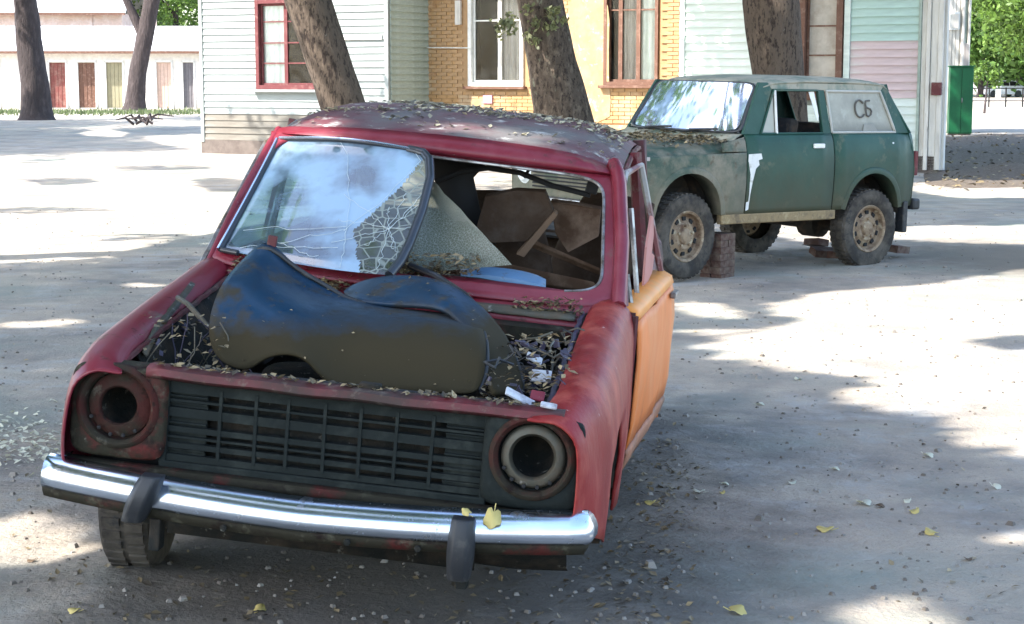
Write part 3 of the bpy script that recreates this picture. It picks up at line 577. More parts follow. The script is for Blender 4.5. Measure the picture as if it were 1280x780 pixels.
# loose windscreen
def wsp(u, v):
    lx, ly = lerp(278, 350, v), lerp(313, 173, v)
    vs_ = [0, .12, .25, .5, .75, .90, .97, 1]
    rx = interp(v, vs_, [486, 500, 510, 525, 535, 534, 527, 508]); ry = interp(v, vs_, [343, 326, 306, 264, 222, 199, 190, 186])
    px, py = lerp(lx, rx, u), lerp(ly, ry, u) + (4*math.sin(math.pi*u) if v < .02 else 0)
    if v > .9: py -= 5*math.sin(math.pi*u)*(v-.9)*10
    y = lerp(lerp(1.285, 1.785, v), lerp(1.10, 1.66, v), u**1.4) - .055*math.sin(math.pi*u)
    return px, py, y
NU, NV = 80, 60
P = [[CR(*wsp(i/NU, j/NV)) for i in range(NU+1)] for j in range(NV+1)]
P = [[p + mn.noise_vector(p*1.3)*.010 for p in r] for r in P]
ga, gb = MB(), MB()
for j in range(NV):
    for i in range(NU):
        px, py, _ = wsp((i+.5)/NU, (j+.5)/NV)
        lim = interp(py, [190, 230, 262, 290, 315, 345], [534, 502, 470, 440, 446, 452]) + 2.5*mn.noise(Vector((px*.12, py*.12, 0)))
        (gb if px > lim else ga).add([P[j][i], P[j][i+1], P[j+1][i+1], P[j+1][i]], [(0, 1, 2, 3)])
def weld(o):
    b_ = bmesh.new(); b_.from_mesh(o.data); bmesh.ops.remove_doubles(b_, verts=b_.verts, dist=1e-5); bmesh.ops.recalc_face_normals(b_, faces=b_.faces); 
    if sum(f.normal.y for f in b_.faces) > 0: bmesh.ops.reverse_faces(b_, faces=b_.faces)
    b_.to_mesh(o.data); b_.free(); o.data.polygons.foreach_set('use_smooth', [True]*len(o.data.polygons))
    return o
K['ws'] = glassmat('dust_and_sky_windscreen_glass', (.14,.28,.36), .85, (.34,.48,.62), .03, 3.2, .49, .07, 0, .12, 2.5)  # film colour paints the reflected blue sky over milky, dusty glass
K['wsc'] = glassmat('crazed_windscreen_glass', (.45,.52,.48), .42, (.10,.125,.10), .06, 9, .5, .2, 22, .25, 2.0)
K['wsd'] = glassmat('crumbled_glass_sheet', (.5,.55,.5), .75, (.15,.165,.125), .3, 12, .45, .25, 110, .62, 1.5)
ws = weld(ga.obj('windscreen', K['ws'], car)); wc = weld(gb.obj('crazed_glass', K['wsc'], ws))
edge = [P[j][0] for j in range(NV, -1, -1)] + [P[0][i] for i in range(NU+1)] + [P[j][NU] for j in range(NV+1)] + [P[NV][i] for i in range(NU, -1, -1)]
MB().tube([P[j][NU]+Vector((.004, -.004, 0)) for j in range(NV+1)], .017, 8).obj('rubber_seal', K['wseal'], ws, smooth=True)
MB().tube([P[NV][i]+Vector((0, -.004, .002)) for i in range(NU+1)], .009, 8).obj('rubber_seal', K['wseal'], ws, smooth=True)
MB().tube([P[j][0]+Vector((-.004, -.004, .0)) for j in range(NV+1)], .011, 8).obj('rubber_seal', K['wseal'], ws, smooth=True)
MB().tube([P[0][i]+Vector((0, -.004, 0)) for i in range(0, 9)], .010, 8).obj('rubber_seal', K['wseal'], ws, smooth=True)
MB().tube([P[NV][i]+Vector((0, -.014, .008)) for i in range(NU+1)] + [P[j][NU]+Vector((.010, -.014, .0)) for j in range(NV-1, NV//2, -1)], .0045, 6).obj('chrome_insert', K['chrome'], ws, smooth=True)
MB().tube([P[j][0]+Vector((-.010, -.014, .004)) for j in range(NV+1)], .0045, 6).obj('chrome_insert', K['chrome'], ws, smooth=True)
g = MB(); f0 = (478, 300)
def gpt(u, v): 
    j = min(NV, max(0, int(round(v*NV)))); i = min(NU, max(0, int(round(u*NU)))); return P[j][i]+Vector((0, -.004, .002))
def crack(u0, v0, u1, v1, r=.0008):
    pts = []; n = 9
    for k in range(n+1): t = k/n; pts.append(gpt(lerp(u0, u1, t)+random.uniform(-.008, .008), lerp(v0, v1, t)+random.uniform(-.012, .012)))
    g.tube(pts, r, 4)
uc, vc = .86, .34
for k in range(12):
    a = 2*math.pi*k/12+random.uniform(-.22, .22); r_ = random.uniform(.16, .45)
    crack(uc, vc, min(.99, max(.5, uc+math.cos(a)*r_*.9)), min(.98, max(.02, vc+math.sin(a)*r_)))
for q in ((.985, .97, .62, .30), (.62, .30, .70, .02), (.62, .30, .30, .12), (.62, .30, .05, .20), (.45, .98, .62, .30), (.30, .12, .55, .05), (.1, .05, .62, .14)): crack(*q, r=.0008)
tag(g.obj('glass_cracks', mat('crack_edges', (.55,.62,.62), .4), ws, smooth=True), None, None, None, 'stuff')
# sheet of crumbled glass fallen inwards
rows = []
for t in np.linspace(0, 1, 12):
    a = (lerp(538, 640, t), lerp(222, 331, t)); c = (lerp(532, 506, t), lerp(240, 343, t))
    rows.append([CR(lerp(a[0], c[0], s_)+3*nz3(t*9, s_*5, 0), lerp(a[1], c[1], s_), lerp(1.52, 1.30, t)+.05*math.sin(s_*3)) for s_ in np.linspace(0, 1, 9)])
MB().grid(rows).obj('crumbled_glass', K['wsd'], ws, smooth=True)
# seal ends trailing over the bay
MB().tube([CR(512, 332, 1.28), CR(545, 345, 1.22), CR(580, 368, 1.08), CR(607, 396, .95), CR(632, 430, .80)], .012, 8).obj('trailing_seal', K['wseal'], ws, smooth=True)
# open orange front door
TH = math.radians(5.3)
DM = Matrix.Translation((.783, 1.305, 0)) @ R3('Z', -TH) @ Matrix.Translation((0, 0, .40)) @ R3('X', .022) @ Matrix.Translation((0, 0, -.40))
def D(u, w, z): return DM @ Vector((w, u, z))
def dskin(us, prof, dent=0): return [[D(u, w+dent*nz3(u*6, z*7, 2), z) for w, z in prof] for u in us]
us = np.linspace(.0, .94, 12)
door = MB().grid(dskin(us, [(-.004, .425), (.006, .50), (.012, .62), (.010, .74), (.002, .83), (-.008, .862)], .012)).obj('open_door', K['orange'], car, smooth=60, solid=.008, lab='orange front door standing ajar')
MB().grid(dskin(us, [(-.006, .866), (-.016, .892), (-.045, .905), (-.085, .903)])).obj('door_shoulder', K['amber'], door, smooth=60, solid=.008)
MB().grid(dskin(us, [(-.004, .420), (.002, .405), (-.010, .36), (-.030, .315)], .01)).obj('door_foot', K['doorlow'], door, smooth=60, solid=.008)
MB().grid(dskin(us, [(-.085, .90), (-.09, .6), (-.085, .33), (-.035, .315)])).obj('inner_skin', K['reddirty'], door, solid=.006)
MB().grid([[D(0.0, w, z) for z in (.33, .5, .7, .895)] for w in (-.085, -.012)]).obj('hinge_edge', K['reddirty'], door, solid=.006)
MB().grid([[D(.94, w, z) for z in (.33, .5, .7, .895)] for w in (-.085, -.012)]).obj('latch_edge', K['orange'], door, solid=.006)
MB().box(D(.86, .014, .835), (.022, .11, .022), R3('Z', -TH)).obj('handle', K['dchrome'], door, bev=.005)
K['dfr'] = mat('worn_red_window_frame', (.16,.05,.05), .5, layers=[((.38,.36,.33), 6, .50, .06, .7)])
def dpost(n, pts, r, m): MB().tube([D(*p) for p in pts], r, 6).obj(n, K[m], door, smooth=True)
dpost('window_frame', [(.03, -.055, .90), (.22, -.11, 1.10), (.42, -.16, 1.25), (.56, -.175, 1.30), (.88, -.165, 1.31), (.93, -.055, .90)], .013, 'dfr')
dpost('quarter_light_bar', [(.34, -.06, .90), (.37, -.115, 1.20)], .010, 'dchrome')
dpost('quarter_light_bar', [(.12, -.05, .90), (.13, -.075, 1.0)], .012, 'dchrome')
g = MB(); poly = [(.52, .905), (.60, .90), (.72, .93), (.74, .99), (.66, 1.01), (.66, 1.08), (.60, 1.15), (.55, 1.16), (.50, 1.05)]
g.prism([D(u, -.07, z) for u, z in poly], (.008, 0, 0)).obj('broken_card', mat('salmon_card', (.48,.22,.19), .8), door)
MB().tube([(.770, 1.285, z) for z in (.40, .60, .80, .885)], .012, 6).obj('door_jamb', K['reddirty'], car, smooth=True)
# wheels
def wheel(root, name, c, r, w, rimr, tilt=0, flat=0, steer=0, sg=1, mt='tyre', mr='rim'):
    """axle along x, outer face towards sg*x"""
    M = Matrix.Translation(c) @ R3('Z', steer) @ R3('Y', tilt)
    def L(prof, n=40, rad=None):
        g = MB(); g.lathe(prof, (0, 0, 0), (sg, 0, 0), n); g.v = [M @ Vector(p) for p in g.v]; return g
    g = L([(rimr*.98, -w*.45), (rimr*1.05, -w*.5), (r*.86, -w*.52), (r*.96, -w*.47), (r, -w*.36), (r*1.0, 0), (r, w*.36), (r*.965, w*.47), (r*.86, w*.52), (rimr*1.22, w*.50), (rimr*1.06, w*.44), (rimr*.98, w*.38)], 48)
    for k in range(40):     # tread blocks
        a = 2*math.pi*k/40
        for s2 in (-1, 1): g.add([M @ (R3('X', a+s2*.03) @ Vector((s2*w*.22+dx, dy, r+dz))) for dx in (-w*.17, w*.17) for dy in (-.014, .014) for dz in (-.01, .008)], [(0,1,3,2),(4,6,7,5),(0,4,5,1),(2,3,7,6),(1,5,7,3),(0,2,6,4)])
    if flat: g.v = [((p[0]), p[1]*(1+flat*max(0, -(p[2]-c[2]))/r*.6), max(p[2], c[2]-r*(1-flat))) for p in g.v]
    t = g.obj(name, K[mt], root, smooth=40)
    rm = L([(rimr*1.03, w*.42), (rimr*1.0, w*.46), (rimr*.92, w*.40), (rimr*.88, w*.20), (rimr*.80, w*.12), (rimr*.62, w*.22), (rimr*.50, w*.32), (rimr*.34, w*.28), (rimr*.30, w*.36), (rimr*.22, w*.40), (0, w*.41)], 36).obj('rim', K[mr], t, smooth=30)
    g = MB()
    for k in range(10):
        a = 2*math.pi*k/10; g.box(M @ (R3('X', a) @ Vector((sg*w*.20, 0, rimr*.70))), (w*.10, rimr*.20, rimr*.16), M.to_3x3().to_4x4() @ R3('X', a))
    g.obj('rim_slot', K['black'], t, bev=.004)
    g = MB()
    for k in range(5):
        a = 2*math.pi*k/5; g.lathe([(.012, 0), (.012, .02), (0, .022)], M @ (R3('X', a) @ Vector((sg*w*.30, 0, rimr*.42))), M.to_3x3() @ Vector((sg, 0, 0)), 6)
    g.obj('wheel_nut', K[mr], t)
    return t
wheel(car, 'wheel', (-.725, .80, .285), .295, .16, .175, sg=-1, tilt=-.03, steer=.10)
wheel(car, 'wheel', (-.625, 3.14, .24), .295, .16, .175, sg=-1, flat=.1)
wheel(car, 'wheel', (.625, 3.14, .25), .295, .16, .175, sg=1, flat=.1)
MB().lathe([(.0, -.06), (.12, -.06), (.125, .02), (.05, .03), (.045, .06), (0, .06)], (.60, .76, .36), (1, 0, 0), 24).obj('brake_drum', K['under'], car, smooth=40)
g = MB(); g.tube([(-.6, .74, .25), (-.2, .74, .22), (.2, .74, .28), (.58, .76, .36)], .03, 8); g.tube([(-.6, 3.14, .25), (.6, 3.14, .25)], .035, 8); g.lathe([(0, -.1), (.1, -.06), (.1, .06), (0, .1)], (0, 3.14, .25), (1, 0, 0), 12)
g.obj('axle', K['under'], car, smooth=40)
# plastic liner dumped in the engine bay
def liner(name, label, cols, ys, m, m2=None, sol=.010):
    rows = [[MR @ CR(px, py, y) for (px, py), y in zip(c, ys[i] if isinstance(ys[0], (list, tuple)) else ys)] for i, c in enumerate(cols)]
    o = MB().grid(rows).obj(name, m, None, smooth=180, sub=2); bumpy(o, .006, 9, 3); md = o.modifiers.new('sol', 'SOLIDIFY'); md.thickness = sol; md.offset = 0
    return tag(o, label, 'car part')
liner('wheel_arch_liner', 'big scuffed black plastic arch liner lying nearest the grille in the open engine bay',
 [[(318,312),(300,330),(278,352),(262,392),(262,425),(272,455)],
  [(337,300),(322,324),(306,352),(300,395),(302,430),(312,468)],
  [(362,328),(350,346),(345,374),(342,400),(334,424),(328,446)],
  [(382,342),(372,360),(370,382),(370,406),(366,425),(362,440)],
  [(404,354),(396,370),(396,392),(400,420),(396,438),(388,452)],
  [(420,364),(416,376),(420,396),(424,426),(418,456),(406,482)],
  [(440,376),(436,382),(440,396),(445,430),(450,460),(455,486)],
  [(500,388),(500,390),(505,400),(510,432),(514,462),(518,489)],
  [(556,392),(558,394),(566,404),(572,436),(574,464),(572,491)],
  [(596,402),(600,408),(606,420),(608,445),(606,470),(598,492)]],
 [.80,.72,.52,.42,.38,.34], K['liner'])
liner('mudguard_strip', 'curved dark strip of arch liner lying behind the bigger black liner in the bay',
 [[(428,366),(432,369),(440,374),(452,378)],
  [(455,351),(462,360),(474,372),(486,381)],
  [(500,345),(505,356),(512,370),(520,383)],
  [(545,349),(546,360),(548,372),(550,386)],
  [(585,370),(578,378),(570,387),(566,396)],
  [(618,402),(607,406),(596,412),(586,418)],
  [(640,436),(628,438),(614,442),(602,446)],
  [(652,468),(640,470),(624,472),(610,474)],
  [(654,492),(642,493),(628,494),(614,494)]],
 [[.98,.90,.82,.76],[.98,.90,.82,.76],[.96,.88,.80,.74],[.92,.84,.76,.70],[.86,.78,.70,.66],[.78,.70,.62,.58],[.66,.60,.54,.50],[.52,.48,.44,.40],[.42,.38,.34,.30]],
 K['liner'], sol=.016)
for nm, pp_ in (('rolled_edge', [(318,313,.775),(338,307,.775),(362,329,.775),(382,343,.775),(404,355,.775),(420,365,.775),(440,377,.775),(500,389,.775),(556,393,.775),(594,402,.77),(606,412,.66),(610,445,.43),(607,470,.39),(598,491,.35)]), ('rolled_edge', [(428,366,.98),(455,351,.98),(500,345,.96),(545,349,.92),(585,370,.86),(618,402,.78),(640,436,.66),(652,468,.52),(654,492,.42)])):
    o = MB().tube([MR @ CR(a, b_, y) for a, b_, y in pp_], .009, 7).obj(nm, K['rubber'], bpy.data.objects['wheel_arch_liner' if pp_[0][0] == 318 else 'mudguard_strip'], smooth=True, sub=1)
o = MB().box(MR @ CR(340, 304, .80), (.03, .02, .05), R3('Y', .2)).obj('clip_block', K['reddirty'], None, bev=.004); tag(o, 'small dark brown block caught on the top corner of the black liner', 'scrap')
# ================================================================== chips: dead leaves and dirt lying on things
def chips(name, label, pts, m, size=(.008, .022), lift=.003, thick=False):
    g = MB()
    for p in pts:
        p = Vector(p); s = random.uniform(*size); a = random.uniform(0, 6.28); n = Vector((random.gauss(0, .35), random.gauss(0, .35), 1)).normalized()
        u = n.orthogonal().normalized(); w = n.cross(u); u, w = u*math.cos(a)+w*math.sin(a), -u*math.sin(a)+w*math.cos(a); q = p+Vector((0, 0, lift+s*.15))
        g.add([q+u*s, q+w*s*.55+n*s*.15, q-u*s*.8, q-w*s*.5+n*s*.1], [(0, 1, 2, 3)])
    return tag(g.obj(name, m, None), label, None, None, 'stuff')
pts = []
for k in range(2600):
    x = random.uniform(-.60, .62); y = random.uniform(1.90, 3.05)
    if mn.noise(Vector((x*3, y*3, 0)))+random.random()*.5 > .1+(.35 if x < -.25 else 0) and not (y < 2.12 and random.random() > .25): pts.append(MR @ Vector((x, y, zr(x, y))))
chips('leaf_litter', 'dead leaves and dirt scattered over the red car roof', pts, K['rooflitter'], (.006, .022))
pts = []
for k in range(1500):
    x = random.uniform(-.60, .10); y = random.uniform(1.16, 1.34); pts.append(MR @ Vector((x, y, interp(y, [1.16, 1.22, 1.25, 1.34], [.875, .90, .925, .955]) + random.uniform(0, .012))))
for k in range(260):
    p = CR(random.uniform(500, 600), random.uniform(318, 348), random.uniform(1.28, 1.34)); pts.append(MR @ p)
for k in range(260): pts.append(MR @ CR(random.uniform(640, 728), random.uniform(372, 396)+random.uniform(0, 8), 1.17))
for k in range(500):
    a_ = random.choice([(636, 716, 420, 494), (176, 285, 395, 462), (600, 705, 465, 500)]); pts.append(MR @ CR(random.uniform(*a_[:2]), random.uniform(*a_[2:]), random.uniform(.25, .8)))
for k in range(200):
    x = random.uniform(-.5, .62); pts.append(MR @ Vector((x, .09+.05*x*x+random.uniform(-.015, .03), .790)))
chips('leaf_litter', 'dry leaf litter drifted below the windscreen and along the bay edges', pts, K['litter'], (.006, .020))
bpy.context.view_layer.update(); _dg = bpy.context.evaluated_depsgraph_get(); pts = []
for nm in ('wheel_arch_liner', 'mudguard_strip'):
    me_ = bpy.data.objects[nm].evaluated_get(_dg).data; vv = [v for v in me_.vertices if v.normal.z > .15 or random.random() < .3]
    for k in range(60): v = random.choice(vv); pts.append(v.co + v.normal*.004)
chips('dust_crumbs', 'pale crumbs and leaf bits lying on the black plastic liner', pts, K['litter'], (.003, .009))
def one_leaf(p, size, m, label, n=(0, 0, 1), a=0, name='fallen_leaf', grp='single fallen leaves'):
    g = MB(); n = Vector(n).normalized(); u = n.orthogonal().normalized(); w = n.cross(u); u, w = u*math.cos(a)+w*math.sin(a), -u*math.sin(a)+w*math.cos(a)
    rim = []; N_ = 18
    for k in range(N_):
        t = 2*math.pi*k/N_; r = size*(.75+.25*abs(math.cos(t*2.5)))*(1 if abs(t-math.pi) > .3 else .7); rim.append(Vector(p)+u*math.cos(t)*r+w*math.sin(t)*r*.8+n*(.22*size*math.sin(t*2+a)+.3*size))
    g.add([Vector(p)+n*size*.12]+rim, [(0, 1+k, 1+(k+1) % N_) for k in range(N_)])
    g.tube([Vector(p)-u*size*.6, Vector(p)-u*size*1.4+n*size*.2], size*.04, 4)
    return tag(g.obj(name, m, None, smooth=True, solid=.001), label, 'leaf', grp)
one_leaf(MR @ CR(616, 650, -.022), .034, K['leafyel'], 'large pale yellow leaf resting on the chrome bumper beside the black overrider', (0, -.8, .6), .5)
one_leaf(MR @ CR(583, 641, -.05), .016, K['leafyel'], 'small cream leaf tucked on top of the overrider nearest the open door', (0, -.6, .6), 1.5)
LF = [(325, 772, .024, 'yellow', 'yellow leaf on the shaded soil below the middle of the red car bumper'), (94, 776, .022, 'yellow', 'yellow leaf at the bottom edge in front of the bumper end with the wheel'),
 (921, 769, .032, 'yellow', 'big yellow leaf alone on grey soil beside a patch of sun at the bottom'), (1080, 631, .034, 'pale', 'grey-green pale leaf, largest of the cluster on the open soil'),
 (1143, 641, .026, 'yellow', 'yellow leaf right of the pale leaf cluster on the soil'), (1164, 669, .030, 'yellow', 'yellow leaf lying below and right of the leaf cluster'),
 (1032, 664, .034, 'yellow', 'crumpled yellow-brown leaf lying below and left of the pale leaf cluster'), (874, 621, .026, 'pale', 'pale dry leaf on the soil beside the open orange door'),
 (906, 606, .018, 'pale', 'small pale leaf right of the dry leaf by the orange door'), (903, 619, .016, 'yellow', 'tiny yellow leaf just below a small pale leaf'), (990, 602, .024, 'pale', 'pale flat leaf alone in the middle of the shaded soil'),
 (1044, 586, .020, 'pale', 'whitish curled leaf above the leaf cluster'), (950, 507, .024, 'pale', 'pale leaf midway between orange door and sunlit patch'), (997, 475, .026, 'pale', 'pale leaf at the near edge of the big sunlit patch'),
 (1245, 611, .024, 'pale', 'pale leaf far out on the shaded soil near the frame edge'), (814, 641, .024, 'yellow', 'yellow-green leaf in the litter beside the front wheel arch'), (1160, 570, .028, 'pale', 'whitish leaf below the pointed end of the sunlit patch'),
 (1134, 628, .018, 'pale', 'small white leaf between the pale leaf cluster and a yellow leaf'), (40, 705, .018, 'brown', 'curled brown leaf standing on the sunlit soil by the front wheel'), (1100, 634, .020, 'brown', 'dark curled leaf touching the pale leaf cluster'), (1210, 700, .020, 'brown', 'dark brown curled leaf on the open soil near the bottom')]
K['leafpale'] = leafmat('pale_dry_leaf', (.62,.62,.52), .2, .2); K['leafbr'] = leafmat('brown_dry_leaf', (.11,.07,.04), .1, .3)
# ================================================================== ground
def gz(x, y):
    z = .012*mn.noise(Vector((x*.9, y*.9, 0))) + .006*mn.noise(Vector((x*4, y*4, 3)))
    q = (MR.inverted() @ Vector((x, y, 0))); d = math.hypot(q.x/.95, (q.y-2.0)/2.3); z += .035*math.exp(-(d**4))
    q2 = (q.x-.93)/.16; z += .03*math.exp(-q2*q2)*(1 if .2 < q.y < 3.4 else 0)*(.6+.6*mn.noise(Vector((x*5, y*5, 1))))
    z += .05*math.exp(-(((q.x+.75)/.22)**2+((q.y-.62)/.35)**2))
    k = max(0, min(1, (90-y)/30)); return z*k
def axis(lo, hi, near, step):
    a = [-s_ for s_ in []]; v = 0; pos = [0.]; st = step
    while pos[-1] < hi: 
        if pos[-1] > near: st *= 1.18
        pos.append(pos[-1]+st)
    neg = [0.]; st = step
    while neg[-1] > lo:
        if neg[-1] < -near: st *= 1.18
        neg.append(neg[-1]-st)
    return sorted(set(pos+neg))
xs_ = axis(-700, 700, 4.5, .09); ys_ = [3.0+v for v in axis(-80, 1500, 9, .09)]
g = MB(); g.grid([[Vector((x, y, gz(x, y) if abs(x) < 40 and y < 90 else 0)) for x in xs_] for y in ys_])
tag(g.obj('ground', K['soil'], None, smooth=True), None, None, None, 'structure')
for (px, py, s_, c_, lb) in LF:
    p = G(px, py); p.z = gz(p.x, p.y)+.002
    one_leaf(p, s_, {'yellow': K['leafyel'], 'pale': K['leafpale'], 'brown': K['leafbr']}[c_], lb, (random.gauss(0, .15), random.gauss(0, .15), 1), random.uniform(0, 6))
# pebbles and litter on the ground
pts = []
for k in range(5200):
    y = 4.2+ random.random()**1.6*18; x = random.uniform(-.34, .34)*y*1.1; pts.append((x, y, gz(x, y)))
chips('ground_litter', 'small dry leaves and crumbs scattered over the grey soil', pts[:800], K['litter'], (.006, .020))
g = MB()
for p in pts[1500:]:
    s_ = random.uniform(.003, .011)*(1 if random.random() < .95 else 2); c = Vector(p); a = random.uniform(0, 3)
    g.box(c+Vector((0, 0, s_*.3)), (s_*2, s_*1.5, s_*1.1), R3('Z', a) @ R3('X', random.uniform(-.4, .4)), taper=.6)
tag(g.obj('pebbles', K['gravel'], None), 'fine gravel and pebbles spread across the yard soil', None, None, 'stuff')
pts = []
K['darklitter'] = leafmat('rotting_leaf_litter', (.13,.105,.075), .1, .7)
for k in range(520):
    q = MR @ Vector((random.gauss(.90, .09), random.uniform(.0, 3.0), 0)); pts.append((q.x, q.y, gz(q.x, q.y)))
wp = []
for k in range(330):
    q = G(random.uniform(-20, 100), random.gauss(552, 20)); wp.append((q.x, q.y, gz(q.x, q.y)))
chips('paper_scraps', 'whitish scraps and pale dry leaves on the soil left of the red car', wp, K['leafpale'], (.008, .028))
for k in range(220):
    q = G(random.uniform(60, 780), random.uniform(715, 790)); pts.append((q.x, q.y, gz(q.x, q.y)))
chips('leaf_litter', 'brown leaf litter heaped along the flank of the red car', pts, K['darklitter'], (.006, .022))
# heap of dark soil beyond the house corner
g = MB(); rows = []
for j in range(22):
    r = []
    for i in range(40):
        px = lerp(1150, 1420, i/39); py = lerp(236, 166, j/21); p = G(px, py); e = math.sin(math.pi*i/39)**.5*math.sin(math.pi*j/21)**.7*(.9+.5*mn.noise(Vector((p.x*.7, p.y*.5, 9))))
        p.z = -.02 + e*(.16+.14*mn.noise(Vector((p.x*1.1, p.y*.8, 2)))+.06*mn.noise(Vector((p.x*5, p.y*5, 2)))); r.append(p)
    rows.append(r)
tag(g.grid(rows).obj('soil_mound', K['mulch'], None, smooth=True), None, None, None, 'structure')
pts = [random.choice(random.choice(rows)) + Vector((random.uniform(-.3, .3), random.uniform(-.4, .4), .01)) for k in range(900)]
chips('mound_litter', 'dead leaves and rubbish on the dark soil mound', pts, K['litter'], (.02, .08))
# ================================================================== the green off-roader
nv = empty('offroad_car', 'derelict dark green off-road hatchback parked behind the red car near the house', 'car', M=MN)
AF, AR = (.68, .37, .36, .47), (2.88, .35, .33, .46)     # arches: centre, half width, z, height
def nx(z): return interp(z, [.38, .5, .75, .98, 1.10, 1.14, 1.35, 1.56], [.765, .785, .803, .795, .765, .735, .70, .655])
def nside(name, sg, y0, y1, ztop, m, par=nv, zb=.475, arch_=None, ny=8):
    ys = set(np.linspace(y0, y1, ny)); 
    if arch_: ys |= set(arch_[0]+arch_[1]*math.cos(a) for a in np.linspace(0, math.pi, 17)) | {arch_[0]-arch_[1]-.001, arch_[0]+arch_[1]+.001}
    rows = []
    for y in sorted(v for v in ys if y0 <= v <= y1):
        b0 = zb
        if arch_ and abs(y-arch_[0]) < arch_[1]: b0 = max(zb, arch_[2]+arch_[3]*math.sqrt(max(0, 1-((y-arch_[0])/arch_[1])**2))**.75)
        zt = ztop(y) if callable(ztop) else ztop; k = 1-.10*max(0, .25-y)/.25 - .05*max(0, y-3.2)/.25
        rows.append([Vector((sg*nx(z)*k, y, z)) for z in (zt, zt-.02, lerp(zt, b0, .12), lerp(zt, b0, .3), lerp(zt, b0, .5), lerp(zt, b0, .75), lerp(zt, b0, .93), b0)])
    o = MB().grid(rows).obj(name, m, par, smooth=60, solid=.012)
    if arch_:
        f = MB(); rr = []
        for a in np.linspace(math.pi, 0, 19):
            y = arch_[0]+arch_[1]*math.cos(a); z = max(zb, arch_[2]+arch_[3]*abs(math.sin(a))**.75)
            rr.append([Vector((sg*(nx(z)-.16), y, z)), Vector((sg*(nx(z)+.012), y, z-.004)), Vector((sg*(nx(z)+.014), y+.035*math.cos(a), z+.035*math.sin(a))), Vector((sg*(nx(z+.04)+.001), y+.05*math.cos(a), z+.055*math.sin(a)))])
        f.grid(rr).obj('arch_flare', K['greend'] if m is K['greend'] else m, o, smooth=50, solid=.004)
    return o
for sg in (-1, 1):
    nside('front_fender', sg, .04, 1.305, lambda y: interp(y, [0, 1.3], [.955, .985]), K['greend'], arch_=AF)
    nside('cowl_side', sg, 1.04, 1.305, lambda y: interp(y, [1.04, 1.3], [1.06, 1.11]), K['greend'], zb=.99, ny=4)
    q = nside('rear_fender', sg, 2.372, 3.44, 1.13, K['green'], arch_=AR)
    d = nside('door', sg, 1.318, 2.358, 1.13, K['green'])
    MB().box((sg*(nx(1.03)+.012), 2.17, 1.03), (.026, .13, .04), None).obj('handle', K['whitetrim'], d, bev=.008)
    MB().box((sg*.755, 1.74, .435), (.07, 1.36, .085)).obj('sill', K['tan'], nv, bev=.012)
    if sg > 0:
        g = MB(); poly = [(1.325, .97), (1.47, .975), (1.485, .93), (1.44, .92), (1.45, .88), (1.41, .85), (1.375, .74), (1.36, .64), (1.352, .51), (1.322, .50)]
        V = [Vector((nx(z)+.0085, y, z)) for y, z in poly]; g.prism(V, (.001, 0, 0)); g.obj('filler_patch', K['primer'], d)
        g = MB(); g.lathe([(.016, 0), (.014, .01), (0, .012)], (nx(1.08)+.005, 3.13, 1.04), (1, 0, 0), 12); g.obj('fuel_cap_lock', K['whitetrim'], q)
    # upper side: panels round the windows
    def up(name, polys, m, par=nv):
        g = MB()
        for poly in polys:
            n = len(poly); V = [Vector((sg*nx(z), y, z)) for y, z in poly]; g.prism(V, (-sg*.03, 0, 0))
        return g.obj(name, m, par, bev=.004)
    pil = up('window_pillar', [[(1.31, 1.13), (1.50, 1.13), (1.70, 1.50), (1.66, 1.56), (1.56, 1.56)]], K['green'])
    up('roof_rail', [[(1.66, 1.56), (1.70, 1.502), (3.06, 1.502), (3.13, 1.56)]], K['greenroof'])
    up('centre_pillar', [[(2.265, 1.13), (2.37, 1.13), (2.335, 1.502), (2.255, 1.502)]], K['green'])
    up('rear_pillar', [[(3.215, 1.13), (3.40, 1.13), (3.13, 1.56), (3.06, 1.502)]], K['green'])
    wf = MB(); fr = [(1.515, 1.135), (1.712, 1.498), (2.25, 1.498), (2.262, 1.135)]; pts = [Vector((sg*(nx(z)+.004), y, z)) for y, z in fr]
    wf.tube(pts+[pts[0]], .012, 6); wf = wf.obj('window_frame', K['green'], d, smooth=True)
    MB().tube([(sg*(nx(1.135)+.006), 1.70, 1.135), (sg*(nx(1.49)+.006), 1.725, 1.495)], .012, 6).obj('quarter_light_bar', K['whitetrim'], d, smooth=True)
    MB().add([Vector((sg*(nx(z)-.005), y, z)) for y, z in ((1.53, 1.14), (1.69, 1.14), (1.71, 1.49), (1.70, 1.47))], [(0, 1, 2, 3)]).obj('quarter_light', glassmat('dusty_quarter_light', (.6,.6,.6), .9, (.50,.50,.43), base=.75), d)
    if sg > 0: MB().prism([Vector((nx(z)-.008, y, z)) for y, z in ((2.15, 1.485), (2.215, 1.49), (2.245, 1.28), (2.225, 1.24))], (-.004, 0, 0)).obj('broken_glass', K['curtain'], d)
    qg = MB(); fr = [(2.385, 1.14), (2.355, 1.495), (3.045, 1.495), (3.20, 1.14)]; V = [Vector((sg*(nx(z)-.006), y, z)) for y, z in fr]; qg.prism(V, (-sg*.005, 0, 0))
    qg = qg.obj('rear_side_window', mat('papered_window', (.33,.325,.27), .6, coat=.05, layers=[((.25,.25,.21), 3, .56, .12), ((.4,.4,.34), 8, .62, .08)], zlow=((.16,.16,.14), 1.12, 1.24, .06)) if sg > 0 else K['room'], nv)
    fp = []
    for a, b_, n_ in ((0, 1, 8), (1, 2, 10), (2, 3, 8), (3, 0, 10)):
        for k in range(n_):
            t = k/n_; fp.append((lerp(fr[a][0], fr[b_][0], t), lerp(fr[a][1], fr[b_][1], t)))
    pts = [Vector((sg*(nx(z)+.003), y, z)) for y, z in fp]
